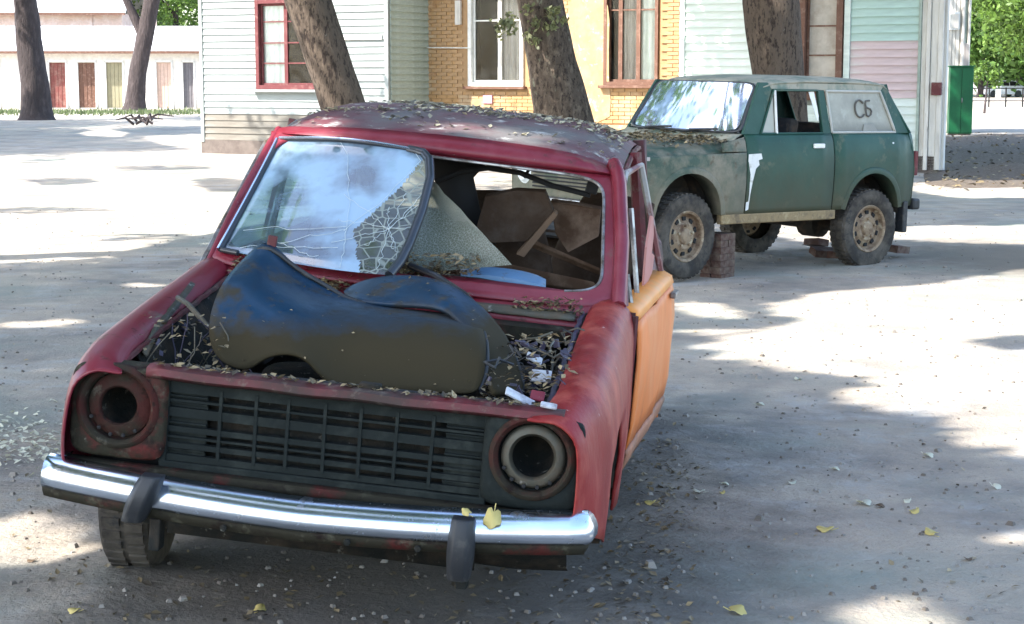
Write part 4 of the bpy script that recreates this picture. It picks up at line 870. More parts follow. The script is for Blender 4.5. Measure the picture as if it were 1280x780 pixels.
    MB().tube(pts+[pts[0]], .012, 6).obj('window_rubber', mat('chalky_rubber', (.42,.42,.38), .8), qg, smooth=True)
    if sg > 0:   # hand-painted letters on the paper
        def stroke(pts): return MB().tube([Vector((nx(z)+.001, y, z)) for y, z in pts], .008, 5)
        c = [(2.765+.075*math.cos(a)*.85, 1.355+.095*math.sin(a)) for a in np.linspace(.9, 5.4, 14)]
        c = [(2.765-.062*math.cos(a)*.9 if False else 2.765+.062*math.cos(a), 1.345+.075*math.sin(a)) for a in np.linspace(.7, 5.6, 14)]
        s_ = [(2.93, 1.44), (2.865, 1.435), (2.85, 1.40), (2.855, 1.37), (2.88, 1.355), (2.925, 1.345), (2.945, 1.315), (2.93, 1.275), (2.89, 1.255), (2.855, 1.27), (2.85, 1.31), (2.852, 1.36)]; s_ = [(2.87+(y-2.89)*.75, 1.345+(z-1.345)*.75) for y, z in s_]
        g = stroke(c); g2 = stroke(s_); k0 = len(g.v); g.v += g2.v; g.f += [tuple(i+k0 for i in f) for f in g2.f]
        g.obj('painted_letters', mat('black_scrawl', (.10,.095,.085), .8), qg, smooth=True)
        g = MB(); g.prism([Vector((nx(z)+.001, y, z)) for y, z in ((2.78, 1.15), (2.80, 1.21), (2.92, 1.22), (2.97, 1.15))], (.001, 0, 0)); g.obj('smear', mat('grey_smear', (.26,.26,.23), .8), qg)
hr = []
for y in np.linspace(.06, 1.22, 12):
    e = .03*(1-min(1, (y-.06)/.15))
    hr.append([Vector((x*.955, y-.05*(1-(x/.78)**2)*(1 if y < .3 else 0), interp(y, [.06, 1.22], [1.0, 1.075]) - .03*abs(x/.78)**3 - .055*(max(0, abs(x)-.72)/.06) - e)) for x in np.linspace(-.78, .78, 17)])
hd = MB().grid(hr).obj('bonnet', K['greend'], nv, smooth=50, solid=.012)
MB().grid([[Vector((x, y, z)) for x in np.linspace(-.72, .72, 9)] for y, z in ((1.215, 1.07), (1.25, 1.10), (1.30, 1.125), (1.325, 1.13))]).obj('cowl_panel', K['greenroof'], nv, smooth=True, solid=.01)
rows = []
for y in [1.565, 1.60, 1.68, 1.8, 2.1, 2.5, 2.8, 3.0, 3.09, 3.15]:
    rows.append([Vector((x*(1), y+.03*(x/.66)**4*(1 if y < 1.7 else 0)-.04*(1-(x/.66)**2)*(1 if y < 1.62 else 0), interp(y, [1.56, 1.68, 2.2, 2.9, 3.09, 3.15], [1.565, 1.60, 1.625, 1.615, 1.60, 1.565]) - .045*abs(x/.665)**4)) for x in np.linspace(-.665, .665, 17)])
MB().grid(rows).obj('roof', K['greenroof'], nv, smooth=50, solid=.012, off=-1)
def nws(u, v, out=0): 
    x = (u-.5)*lerp(1.43, 1.24, v)*(1+out); return Vector((x, lerp(1.315, 1.575, v)-.05*(1-(2*u-1)**2)+(0), lerp(1.135, 1.56, v)+out*(v-.5)*.5))
wl = lambda o: [nws(.5+.5*abs(math.cos(t))**.2*(1 if math.cos(t) > 0 else -1), .5+.5*abs(math.sin(t))**.2*(1 if math.sin(t) > 0 else -1), o) + Vector((0, -.002, 0)) for t in np.linspace(0, 2*math.pi, 65)[:-1]]
MB().grid([wl(-.06), wl(.01)], close=True).obj('windscreen_rubber', K['wseal'], nv, smooth=True, solid=.012)
K['nws'] = glassmat('dust_and_sky_windscreen', (.12,.2,.4), .65, (.30,.42,.66), .04, 3.5, .54, .08, base=.12, ior=2.5)  # blue of the dusty film imitates sky mirrored in the glass
nw = MB().grid([[nws(lerp(.02, .98, i/10), lerp(.02, .98, j/6)) for i in range(11)] for j in range(7)]).obj('windscreen', K['nws'], nv, smooth=True)
g = MB()
for x0, x1 in ((.05, .50), (-.50, -.08)): g.tube([(x0, 1.245, 1.125), (lerp(x0, x1, .4), 1.24, 1.15), (x1, 1.25, 1.165)], .008, 6); g.box(((x0+x1)/2+.05, 1.245, 1.16), (.34, .008, .014), R3('Y', -.05))
g.obj('wiper', K['rubber'], nw)
fp = MB().grid([[Vector((x, .045-.03*(1-(x/.74)**2), z)) for x in np.linspace(-.72, .72, 13)] for z in (.96, .9, .7, .6, .52)]).obj('front_panel', K['greend'], nv, smooth=True, solid=.01)
for k in range(7): MB().box((0, .008, .66+k*.03), (.80, .02, .012)).obj('grille_bar', K['black'], fp)
for sg in (-1, 1):
    MB().lathe([(.0, -.04), (.07, -.035), (.088, -.01), (.10, -.005), (.10, .03)], (sg*.54, .03, .77), (0, 1, 0), 28).obj('headlight', K['curtain'], fp, smooth=True)
    MB().box((sg*.54, .005, .905), (.18, .04, .05)).obj('indicator_lamp', mat('amber_lens', (.7,.25,.04), .3), fp, bev=.006)
    MB().box((sg*.792, .215, .945), (.014, .06, .03)).obj('side_repeater', K['curtaing'], nv, bev=.004)
MB().strip([(Vector((x, -.06+.05*(x/.8)**4, .53)), Vector((0, 1, 0)), Vector((0, 0, 1))) for x in np.linspace(-.79, .79, 15)], [(.03, .06), (-.0, .05), (-.01, 0), (.0, -.05), (.03, -.06)]).obj('bumper', K['dchrome'], nv, smooth=True, solid=.008)
tg = MB().grid([[Vector((x*(1 if z > .9 else .99), y+.03*(1-(x/.7)**2), z)) for x in np.linspace(-.66, .66, 11)] for z, y in ((1.56, 3.14), (1.50, 3.17))]).obj('tailgate', K['green'], nv, smooth=True, solid=.01)
MB().grid([[Vector((x*k, y+.03*(1-(x/.7)**2), z)) for x in np.linspace(-.7, .7, 11)] for z, y, k in ((1.13, 3.385, 1.05), (1.0, 3.42, 1.09), (.8, 3.45, 1.10), (.5, 3.44, 1.08))]).obj('tailgate_skin', K['green'], tg, smooth=True, solid=.01)
MB().grid([[Vector((x, y+.03*(1-(x/.7)**2), z)) for x in np.linspace(-.60, .60, 7)] for z, y in ((1.50, 3.17), (1.13, 3.385))]).obj('rear_window', K['pane'], tg, smooth=True)
for sg in (-1, 1):
    MB().prism([(sg*.60, 3.165, 1.50), (sg*.66, 3.15, 1.50), (sg*.755, 3.385, 1.13), (sg*.64, 3.39, 1.13)], (0, .02, 0)).obj('rear_frame', K['green'], tg, bev=.004)
    MB().box((sg*.70, 3.475, .86), (.14, .05, .22)).obj('tail_lamp', K['redtrim'], nv, bev=.01)
    MB().box((sg*.70, 3.50, .49), (.16, .10, .10)).obj('bumper_corner', K['rubber'], nv, bev=.02)
MB().box((0, 3.54, .49), (1.30, .05, .09)).obj('bumper', K['dchrome'], nv, bev=.01)
MB().box((.74, 3.34, .38), (.10, .06, .28)).obj('mud_flap', K['rubber'], nv, bev=.01)
MB().box((-.74, 3.34, .38), (.10, .06, .28)).obj('mud_flap', K['rubber'], nv, bev=.01)
g = MB(); g.box((0, 1.80, .46), (1.42, 1.25, .06)); g.box((0, .7, .58), (.84, 1.2, .22)); g.box((0, 2.9, .60), (.90, 1.0, .1)); g.box((0, 1.2, .42), (.25, .9, .2)); g.box((.3, 1.9, .40), (.12, .9, .06)); g.box((0, 1.32, .8), (1.4, .04, .6))
g.obj('underbody', K['under'], nv, bev=.02)
g = MB()
for sg in (-1, 1):
    for yc, ww, hh in ((.68, .80, .50), (2.88, .76, .50)):
        g.grid([[Vector((sg*xx, yc+ww/2*math.cos(a), .42+hh*math.sin(a))) for a in np.linspace(0, math.pi, 11)] for xx in (.40, .765)]); g.box((sg*.40, yc, .62), (.02, ww, .56))
g.obj('wheel_arch_inner', K['under'], nv, smooth=60)
for x in (-.34, .34): MB().box((x, 2.05, .95), (.46, .12, .62), R3('X', -.2)).obj('seat_backrest', K['under'], nv, bev=.04)
MB().box((0, 2.9, 1.0), (1.2, .12, .4)).obj('rear_bench', K['under'], nv, bev=.04)
MB().grid([[Vector((x, y, 1.53)) for x in (-.6, 0, .6)] for y in (1.7, 3.05)]).obj('headlining', K['under'], nv)
wheel(nv, 'wheel', (.70, .68, .31), .345, .18, .205, sg=1, tilt=.0, steer=.10)
wheel(nv, 'wheel', (.70, 2.88, .29), .345, .18, .205, sg=1)
wheel(nv, 'wheel', (-.70, .68, .29), .345, .18, .205, sg=-1)
wheel(nv, 'wheel', (-.70, 2.88, .27), .345, .18, .205, sg=-1)
g = MB(); g.tube([(-.7, .68, .3), (.7, .68, .3)], .05, 8); g.tube([(-.7, 2.88, .28), (.7, 2.88, .28)], .05, 8); g.lathe([(0, -.16), (.12, -.1), (.12, .1), (0, .16)], (.1, 2.88, .28), (1, 0, 0), 12); g.obj('axle', K['under'], nv, smooth=40)
p_ = [MN @ Vector((random.uniform(-.75, .75), random.uniform(.15, 1.28), 0)) for k in range(900)]
pp = []
for k in range(900):
    x = random.uniform(-.7, .72); y = random.betavariate(5, 1.3)*1.2+.08; pp.append(MN @ Vector((x, y, interp(y, [.06, 1.22, 1.3], [1.0, 1.075, 1.12]) - .03*abs(x/.78)**3+.012)))
chips('leaf_litter', 'dead leaves and bark lying on the bonnet of the green off-road car', pp, K['litter'], (.012, .035))
# brick pier and loose bricks under the green car
bkme = MB().box((0, 0, 0), (.25, .12, .065)).mesh('brick', K['brickred'])
pier = empty('brick_pier', 'stack of dark red bricks propping the green car behind its front wheel', 'brick pier', M=Matrix.Translation(MN @ Vector((.66, 1.16, -.08))) @ R3('Z', -.92+.2) @ Matrix.Scale(.82, 4))
for k in range(7):
    for j in (-1, 1):
        o = link('brick', bkme, pier); o.location = ((0, j*.065, .035+k*.068) if k % 2 else (j*.065, 0, .035+k*.068)); o.rotation_euler = (0, 0, (0 if k % 2 else math.pi/2)+random.uniform(-.08, .08))
for k, (px, py, rz, rx, lb) in enumerate([(1030, 322, .4, .3, 'reddish brick tilted against another under the middle of the green car'), (1045, 327, 1.2, 0, 'paler brick standing nearest the viewer under the green car'), (1020, 312, 2.0, .2, 'dark brick lying furthest back under the green car'), (1122, 322, .9, .1, 'small brick wedged behind the rear wheel of the green car')]):
    p = G(px, py); o = link('loose_brick', bkme if k else bkme, None); o.location = (p.x, p.y, .05+.01*k); o.rotation_euler = (rx, .1, rz); tag(o, lb, 'brick', 'loose bricks by the green car')
# ================================================================== wooden house, brick house
MH = Matrix(((FD.x, FB.x, 0, FA.x), (FD.y, FB.y, 0, FA.y), (0, 0, 1, 0), (0, 0, 0, 1)))
def hs(px, y0=0, py=100): return loc(px, py, MH, 1, y0).x
def hz(px, py, y0=0): return loc(px, py, MH, 1, y0).z
bcache = {}
def board(parent, x0, x1, z, y, m, H=.14, name='clapboard', end=False, key=''):
    k = (round(x1-x0, 2), m.name, end)
    if k not in bcache:
        L_ = x1-x0; prof = [(0, 0), (-.034, 0), (-.030, .018), (-.010, H+.004), (0, H+.004)]
        g = MB(); V = [Vector((0, a, b)) for a, b in prof] + [Vector((L_, a, b)) for a, b in prof]; n = 5
        g.add(V, [tuple(range(n))[::-1], tuple(range(n, 2*n))]+[(i, (i+1) % n, (i+1) % n+n, i+n) for i in range(n)])
        bcache[k] = g.mesh(name, m)
    o = link(name, bcache[k], parent); o.location = (x0, y+random.uniform(-.003, .003), z); o.rotation_euler = (0, random.uniform(-.0015, .0015), 0)
    return o
def wallpieces(x0, x1, z0, z1, ops, th=.2, y=0):
    g = MB(); zs = z0; cur = x0
    for a, b_, c, d_ in sorted(ops):
        g.box(((cur+a)/2, y+th/2, (z0+z1)/2), (a-cur, th, z1-z0))
        if c > z0: g.box(((a+b_)/2, y+th/2, (z0+c)/2), (b_-a, th, c-z0))
        if d_ < z1: g.box(((a+b_)/2, y+th/2, (d_+z1)/2), (b_-a, th, z1-d_))
        cur = b_
    g.box(((cur+x1)/2, y+th/2, (z0+z1)/2), (x1-cur, th, z1-z0)); return g
def window(par, a, b_, c, d_, y, m, cols, rows, curt=None, pm=None, sillm=None, fw=.07, depth=.07, lab=None, sashm=None, proud=.045):
    """a, b_ sides, c, d_ bottom and top; cols = sash edges as fractions; rows = transom heights as fractions"""
    g = MB(); g.box((a+fw/2, y-proud/2+.02, (c+d_)/2), (fw, proud+.04, d_-c)); g.box((b_-fw/2, y-proud/2+.02, (c+d_)/2), (fw, proud+.04, d_-c))
    g.box(((a+b_)/2, y-proud/2+.021, c+fw/2), (b_-a-2*fw, proud+.038, fw)); g.box(((a+b_)/2, y-proud/2+.021, d_-fw/2), (b_-a-2*fw, proud+.038, fw))
    w = g.obj('window', m, par, bev=.004, lab=lab); sm = sashm or m
    A, B, C_, D_ = a+fw, b_-fw, c+fw, d_-fw; cs = [0]+list(cols)+[1]
    for i in range(len(cs)-1):
        xa, xb = lerp(A, B, cs[i]), lerp(A, B, cs[i+1]); f = .045; mm = sm[i] if isinstance(sm, list) else sm
        s_ = MB()
        for x in (xa+f/2, xb-f/2): s_.box((x, y+depth, (C_+D_)/2), (f, .045, D_-C_))
        for z in (C_+f/2, D_-f/2): s_.box(((xa+xb)/2, y+depth+.001, z), (xb-xa-2*f, .043, f))
        s_.obj('sash', mm, w, bev=.003)
        mun = MB().box((0, 0, 0), (xb-xa-2*f, .03, .028)).mesh('muntin', mm)
        zz = [lerp(C_, D_, t) for t in rows]
        for z in zz: o = link('muntin', mun, w); o.location = ((xa+xb)/2, y+depth, z)
        zz = [C_+f]+zz+[D_-f]
        for k in range(len(zz)-1):
            MB().box(((xa+xb)/2, y+depth+.008, (zz[k]+zz[k+1])/2), (xb-xa-2*f+.01, .004, zz[k+1]-zz[k]+.01)).obj('pane', pm or K['pane'], w)
    if curt:
        for u0, u1, mt_ in curt:
            xa, xb = lerp(A, B, u0), lerp(A, B, u1); rws = [[Vector((lerp(xa, xb, t), y+depth+.045+.014*math.sin(t*(xb-xa)*42), z)) for t in np.linspace(0, 1, 30)] for z in (C_-.02, D_+.02)]
            MB().grid(rws).obj('curtain', mt_, w, smooth=True)
    MB().box(((a+b_)/2, y+.9, (c+d_)/2), (b_-a+.6, .02, d_-c+.6)).obj('room_back', K['room'], w)
    g = MB(); g.box((a-.25, y+.55, (c+d_)/2), (.02, .68, d_-c+.6)); g.box((b_+.25, y+.55, (c+d_)/2), (.02, .68, d_-c+.6)); g.box(((a+b_)/2, y+.55, c-.28), (b_-a+.5, .68, .02)); g.box(((a+b_)/2, y+.55, d_+.28), (b_-a+.5, .68, .02)); g.obj('room_sides', K['room'], w)
    if sillm: MB().box(((a+b_)/2, y-.06, c-.03), (b_-a+.14, .16, .055)).obj('sill', sillm, w, bev=.005)
    return w
ZT = 4.55
def clad(par, x0, x1, ops, mfun, z0=.30, y=0):
    z = z0; k = 0
    while z < ZT-.1:
        cuts = sorted((a, b_) for a, b_, c, d_ in ops if c < z+.10 and d_ > z+.04); cur = x0
        for a, b_ in cuts:
            if a-cur > .03: board(par, cur, a, z, y, mfun(z, (cur+a)/2))
            cur = b_
        if x1-cur > .03: board(par, cur, x1, z, y, mfun(z, (cur+x1)/2))
        z += .142; k += 1
def gable(par, x0, x1, y0, y1, z, h, m):
    ov = .45; g = MB(); a, b_ = Vector((x0-ov, y0-ov, z)), Vector((x1+ov, y0-ov, z)); r0, r1 = Vector((x0-ov, (y0+y1)/2, z+h)), Vector((x1+ov, (y0+y1)/2, z+h)); c, d_ = Vector((x0-ov, y1+ov, z)), Vector((x1+ov, y1+ov, z))
    g.grid([[a, b_], [r0, r1], [c, d_]]); o = g.obj('roof', m, par, solid=.08)
    g = MB()
    for x in (x0, x1): g.prism([(x, y0, z), (x, y1, z), (x, (y0+y1)/2, z+h*.93)], (.02, 0, 0))
    g.obj('gable', K['sheath'], par); return o
# --- white clapboard wing
s1_ = hs(487); wh = empty('clapboard_house', 'pale whitewashed clapboard house wing with a dark red window frame', 'house', M=MH)
wa, wb = hs(322), hs(322)+1.62; wc_, wd_ = 1.40, 3.30
op = [(wa, wb, wc_, wd_)]
wallpieces(0, s1_, .05, ZT, op).obj('wall', K['sheath'], wh)
MB().box((s1_/2, .12, .13), (s1_+.02, .30, .34)).obj('plinth', K['stone'], wh, bev=.01)
clad(wh, .09, s1_-.09, op, lambda z, x: K['wood_w'] if z > .84 else K['wood_wd'])
for x in (.045, s1_-.045): MB().box((x, -.022, 2.4), (.09, .05, 4.3)).obj('corner_board', K['wood_w'], wh, bev=.004)
MB().box((s1_*.80, -.045, hz(440, 47)), (1.7, .03, .10)).obj('trim_rail', K['cream'], wh, bev=.004)
window(wh, wa, wb, wc_, wd_, -.02, K['redtrim'], [.46], [.27, .52, .78], curt=[(0, .47, K['curtain'])], fw=.09, sillm=K['wood_w'])
RT = 1.468
m_ = MH @ Matrix.Translation((s1_, 0, 0)) @ R3('Z', math.pi/2)
rw = MB().box((s1_-.10, RT/2+.1, 2.3), (.19, RT-.2, 4.5)).obj('return_wall', K['sheath'], wh)
z = .30
while z < ZT-.1:
    k = ('ret', 1)
    if k not in bcache:
        prof = [(0, 0), (.034, 0), (.030, .018), (.010, .144), (0, .144)]; V = [Vector((a, 0, b)) for a, b in prof]+[Vector((a, RT+.1, b)) for a, b in prof]; n = 5
        bcache[k] = MB().add(V, [tuple(range(n)), tuple(range(n, 2*n))[::-1]]+[(i, (i+1) % n, (i+1) % n+n, i+n) for i in range(n)]).mesh('clapboard', K['wood_g'])
    o = link('clapboard', bcache[k], wh); o.location = (s1_, .03, z); z += .142
MB().box((0.1, 4.5, 2.3), (.2, 8.5, 4.5)).obj('side_wall', K['wood_w'], wh); MB().box((s1_/2, 8.8, 2.3), (s1_, .2, 4.5)).obj('rear_wall', K['wood_w'], wh)
gable(wh, 0, s1_, 0, 9, ZT, 2.2, K['tin'])
# --- ochre brick middle
s2_ = hs(850); y_b = RT; bh = empty('brick_house', 'ochre brick house front between the two clapboard wings', 'house', M=MH)
def hsb(px): return hs(px, y_b)
b1 = (hsb(586), hsb(655), 1.47, 3.40); b2 = (hsb(755), hsb(823), 1.50, 3.55)
ops = [b1, b2]; xa, xb = s1_-.3, s2_+.2
wallpieces(xa, xb, .02, ZT+.3, ops, th=.30, y=y_b).obj('wall', K['mortar'], bh)
MB().box(((xa+xb)/2, y_b-.03, .35), (xb-xa, .06, .70)).obj('plinth', K['plaster'], bh, bev=.006)
bm_ = MB().box((0, 0, 0), (.248, .03, .066)).mesh('brick', K['brick']); hb = MB().box((0, 0, 0), (.120, .03, .066)).mesh('brick', K['brick'])
bl = []; z = .74; k = 0
while z < ZT+.2:
    x = xa+(.13 if k % 2 else 0)
    while x < xb:
        L_ = .25; inside = [o_ for o_ in ops if x+L_ > o_[0]-.02 and x < o_[1]+.02 and z+.07 > o_[2]-.05 and z < o_[3]+.02]
        if not inside: bl.append((x+L_/2, z+.035, False))
        x += .262
    z += .079; k += 1
near = sorted(bl, key=lambda b_: abs(b_[1]-2.25) + (0 if s1_+.1 < b_[0] < s2_ else 9))
for x, z, h_ in near[:300]:
    o = link('brick', bm_, bh); o.location = (x, y_b-.008+random.uniform(-.004, .003), z); o.rotation_euler = (0, random.uniform(-.01, .01), 0)
g = MB()
for x, z, h_ in near[300:]: g.box((x, y_b-.008+random.uniform(-.004, .003), z), (.248, .03, .066))
tag(g.obj('brickwork', K['brick'], bh), None, None, None, 'stuff')
# old render clinging between the windows and below
def patch(xc, zc_, w, h, seed, m):
    N_ = 26; V = []
    for k in range(N_):
        t = 2*math.pi*k/N_; r = 1+.28*mn.noise(Vector((math.cos(t)*1.5+seed, math.sin(t)*1.5, seed))); c, s_ = math.cos(t), math.sin(t)
        V.append(Vector((xc+w/2*r*abs(c)**.6*(1 if c > 0 else -1), y_b-.036, zc_+h/2*r*abs(s_)**.6*(1 if s_ > 0 else -1))))
    return MB().prism(V, (0, .014, 0)).obj('render_patch', m, bh, bev=.004)
patch(hsb(735), 2.2, 1.05, 2.9, 1.3, K['plaster']); patch(hsb(600), 1.05, .5, .30, 5.1, K['plaster'])
MB().box((hsb(611), y_b-.045, 1.20), (.22, .03, .17)).obj('pink_patch', mat('pink_paint', (.62,.28,.36), .8), bh, bev=.003)
MB().box((hsb(575), y_b-.06, hz(575, 16, y_b)), (.13, .07, .5)).obj('meter_box', K['cream'], bh, bev=.006)
window(bh, *b1, y_b, K['whitetrim'], [.55], [.72], curt=[(.58, 1, K['curtaing'])], sillm=K['browntrim'], fw=.08, sashm=[K['whitetrim'], K['cream']])
window(bh, *b2, y_b, K['browntrim'], [.25, .62], [.74], curt=[(.22, .55, K['curtaing']), (.62, 1, K['curtain'])], sillm=K['browntrim'], fw=.07)
g = MB(); g.tube([(hsb(489), y_b-.08, hz(489, 59, y_b)), (hsb(520), y_b-.06, hz(520, 59.5, y_b)), (hsb(590), y_b-.05, hz(590, 60, y_b))], .012, 5); tag(g.obj('cable', K['whitetrim'], bh), None)
MB().box(((xa+xb)/2, y_b+8, 2.3), (xb-xa, .2, 4.6)).obj('rear_wall', K['brick'], bh)
gable(bh, xa, xb, y_b, y_b+8, ZT+.3, 2.2, K['tin'])
# --- weathered green wing
s3_ = hs(1147); gh = empty('clapboard_house', 'weathered green clapboard house wing with a boarded window and a pink washed corner', 'house', M=MH)
g1 = (hs(999), hs(1053), 1.25, 3.55)
wallpieces(s2_, s3_+.35, .05, ZT, [g1]).obj('wall', K['sheath'], gh)
def gm(z, x):
    if x > g1[1]:
        return (K['wood_r'] if z < 1.25 else K['wood_p']) if z < 1.95+.28*math.sin(x*9) else K['wood_t']
    return K['wood_r']
clad(gh, s2_+.10, s3_, [g1, (g1[1]+.02, g1[1]+.14, 0, 9)], gm)
MB().box((s2_+.05, -.024, 2.4), (.10, .05, 4.3)).obj('corner_board', K['wood_r'], gh, bev=.004)
MB().box((g1[1]+.08, -.024, 2.4), (.11, .05, 4.3)).obj('corner_board', K['wood_r'], gh, bev=.004)
MB().box(((s2_+s3_)/2+.1, .12, .13), (s3_-s2_+.5, .30, .34)).obj('plinth', K['stone'], gh, bev=.01)
window(gh, *g1, -.01, K['browntrim'], [], [.33, .58, .82], pm=K['board'], fw=.11, proud=.06)
for k, (x, w_, y, m) in enumerate([(s3_+.03, .05, -.05, 'wood_g'), (s3_+.10, .08, -.03, 'cream'), (s3_+.185, .07, -.055, 'cream'), (s3_+.29, .12, -.03, 'cream'), (s3_+.40, .09, -.045, 'cream'), (s3_+.47, .05, .01, 'cream')]):
    MB().box((x, y+.05, 2.3), (w_, .10, 4.5)).obj('corner_board', K[m], gh, bev=.006)
MB().box((s3_+.36, -.05, hz(1164, 111)), (.17, .12, .22)).obj('junction_box', K['redtrim'], gh, bev=.01)
MB().prism([(s3_+.30, .1, .05), (s3_+.45, .1, .05), (s3_+.45-.32*8.4, 8.5, .05), (s3_+.30-.32*8.4, 8.5, .05)], (0, 0, 4.5)).obj('side_wall', K['wood_r'], gh); MB().box(((s2_+s3_)/2-1.2, 8.7, 2.3), (s3_-s2_-2.2, .2, 4.5)).obj('rear_wall', K['wood_r'], gh)
gable(gh, s2_, s3_-.2, 0, 8.4, ZT, 2.2, K['tin'])
# --- cream porch beyond
pd = 53.0; X0, X1 = atD(1160, 100, pd).x, atD(1211, 100, pd).x
po = empty('porch_annex', 'cream boarded porch annex with meter boxes beyond the house corner', 'annex', locn=(X0, pd, 0))
W_ = X1-X0; MB().box((W_/2, 1.5, 3), (W_, 3, 6)).obj('wall', K['cream'], po)
n_ = 11
for k in range(n_):
    x = (k+.5)*W_/n_; MB().box((x, -.02-.012*(k % 2), 3), (W_/n_-.012, .04, 5.9)).obj('wall_board', K['cream'] if k not in (9,) else K['wood_g'], po, bev=.004)
def pz(py): return atD(1190, py, pd).z
MB().box((W_*.58, -.10, (pz(15)+pz(38))/2), (.30, .12, .52)).obj('meter_box', K['whitetrim'], po, bev=.01)
MB().box((W_*.58, -.165, (pz(15)+pz(38))/2), (.22, .02, .42)).obj('meter_door', K['cream'], po, bev=.004)
MB().box((W_*.86, -.10, (pz(52)+pz(95))/2), (.22, .08, .9)).obj('dark_panel', K['curtaing'], po, bev=.01)
g = MB(); g.tube([(W_*.80, -.10, .2), (W_*.80, -.10, 6)], .05, 8); g.tube([(W_*.95, -.10, .2), (W_*.95, -.10, 6)], .04, 8); g.obj('pipe', K['cream'], po, smooth=True)
MB().grid([[Vector((x, y, z)) for x in (-.3, W_+.3)] for y, z in ((-.4, 6.0), (3.3, 6.6))]).obj('roof', K['tin'], po, solid=.08)
# green cabinet
gp = G(1200, 169); gc = empty('utility_cabinet', 'tall bright green metal cabinet standing beside the cream porch', 'cabinet', locn=(gp.x, gp.y, 0), rz=-.12)
MB().box((0, .22, 1.0), (.66, .44, 1.92)).obj('cabinet_body', K['greenbox'], gc, bev=.01)
for x in (-.165, .165): MB().box((x, -.010, 1.0), (.315, .02, 1.84)).obj('cabinet_door', K['greenbox'], gc, bev=.004)
MB().box((0, .22, 1.975), (.74, .52, .04)).obj('cabinet_lid', K['greenbox'], gc, bev=.006); MB().box((0, .22, .03), (.60, .40, .06)).obj('cabinet_foot', K['stone'], gc)
MB().box((.02, -.03, 1.0), (.02, .03, .14)).obj('handle', K['dchrome'], gc)
# ================================================================== garages at the back left
gd = 95.0
def gx(px): return atD(px, 100, gd).x
gr = empty('garage_row', 'long low whitewashed row of storage sheds with coloured doors', 'shed row', locn=(0, gd, 0))
DO = [(-64, -44, 'whitetrim', ''), (-24, -2, 'curtaing', ''), (62, 82, 'rd', 'dark red door'), (98, 119, 'browntrim', 'dark brown door'), (133, 153, 'ol', 'olive door'), (196, 214, 'pk', 'pinkish door'), (229, 242, 'dk', 'grey door'), (268, 286, 'whitetrim', '')]
K['rd'] = mat('dull_red_door', (.20,.065,.055), .85, layers=[((.27,.15,.12), 3, .56, .1)])
K['ol'] = mat('olive_door', (.30,.27,.17), .8, layers=[((.3,.28,.18), 2, .56, .1)]); K['pk'] = mat('pink_door', (.58,.42,.34), .8); K['dk'] = mat('grey_door', (.17,.16,.17), .8)
ops = [(gx(a), gx(b_), .05, 2.45) for a, b_, _, _ in DO]
xa, xb = gx(-120), gx(330)
wallpieces(xa, xb, 0, 2.95, ops, th=.3).obj('wall', K['limewash'], gr)
for (a, b_, m, lb), o_ in zip(DO, ops):
    dd = MB().box(((o_[0]+o_[1])/2, .12, 1.25), (o_[1]-o_[0], .05, 2.40)).obj('door', K[m], gr, lab=lb or None)
    for k in range(4): MB().box((lerp(o_[0], o_[1], (k+.5)/4), .088, 1.25), ((o_[1]-o_[0])/4-.03, .02, 2.36)).obj('plank', K[m], dd)
    g = MB(); g.box((o_[0]-.05, -.02, 1.25), (.09, .05, 2.5)); g.box((o_[1]+.05, -.02, 1.25), (.09, .05, 2.5)); g.box(((o_[0]+o_[1])/2, -.02, 2.52), (o_[1]-o_[0]+.2, .05, .10)); g.obj('frame', K['whitetrim'], dd)
MB().grid([[Vector((x, y, z)) for x in np.linspace(xa-.3, xb+.3, 12)] for y, z in ((-.5, 3.02), (6.2, 4.5), (6.5, 4.5))]).obj('roof', K['tin'], gr, solid=.10)
MB().box(((xa+xb)/2, -.52, 2.98), (xb-xa+.6, .06, .13)).obj('fascia', K['browntrim'], gr)
hb_ = empty('back_building', 'long pinkish building with a pale sheet roof rising behind the sheds', 'building', locn=(0, 108, 0))
xa, xb = -48, -23.6
MB().box(((xa+xb)/2, 3, 2.75), (xb-xa, 6, 5.5)).obj('wall', K['pinkwall'], hb_)
for k in range(9): MB().box((xa+3+k*3.9, -.04, 4.6), (.16, .10, 1.7)).obj('pilaster', K['pinkwall'], hb_)
MB().grid([[Vector((x, y, z)) for x in (xa-.3, xb+.3)] for y, z in ((-.5, 5.5), (4, 8.6), (8, 5.5))]).obj('roof', K['tin'], hb_, solid=.10)
MB().box(((xa+xb)/2, -.53, 5.46), (xb-xa+.6, .05, .14)).obj('eaves', K['browntrim'], hb_)
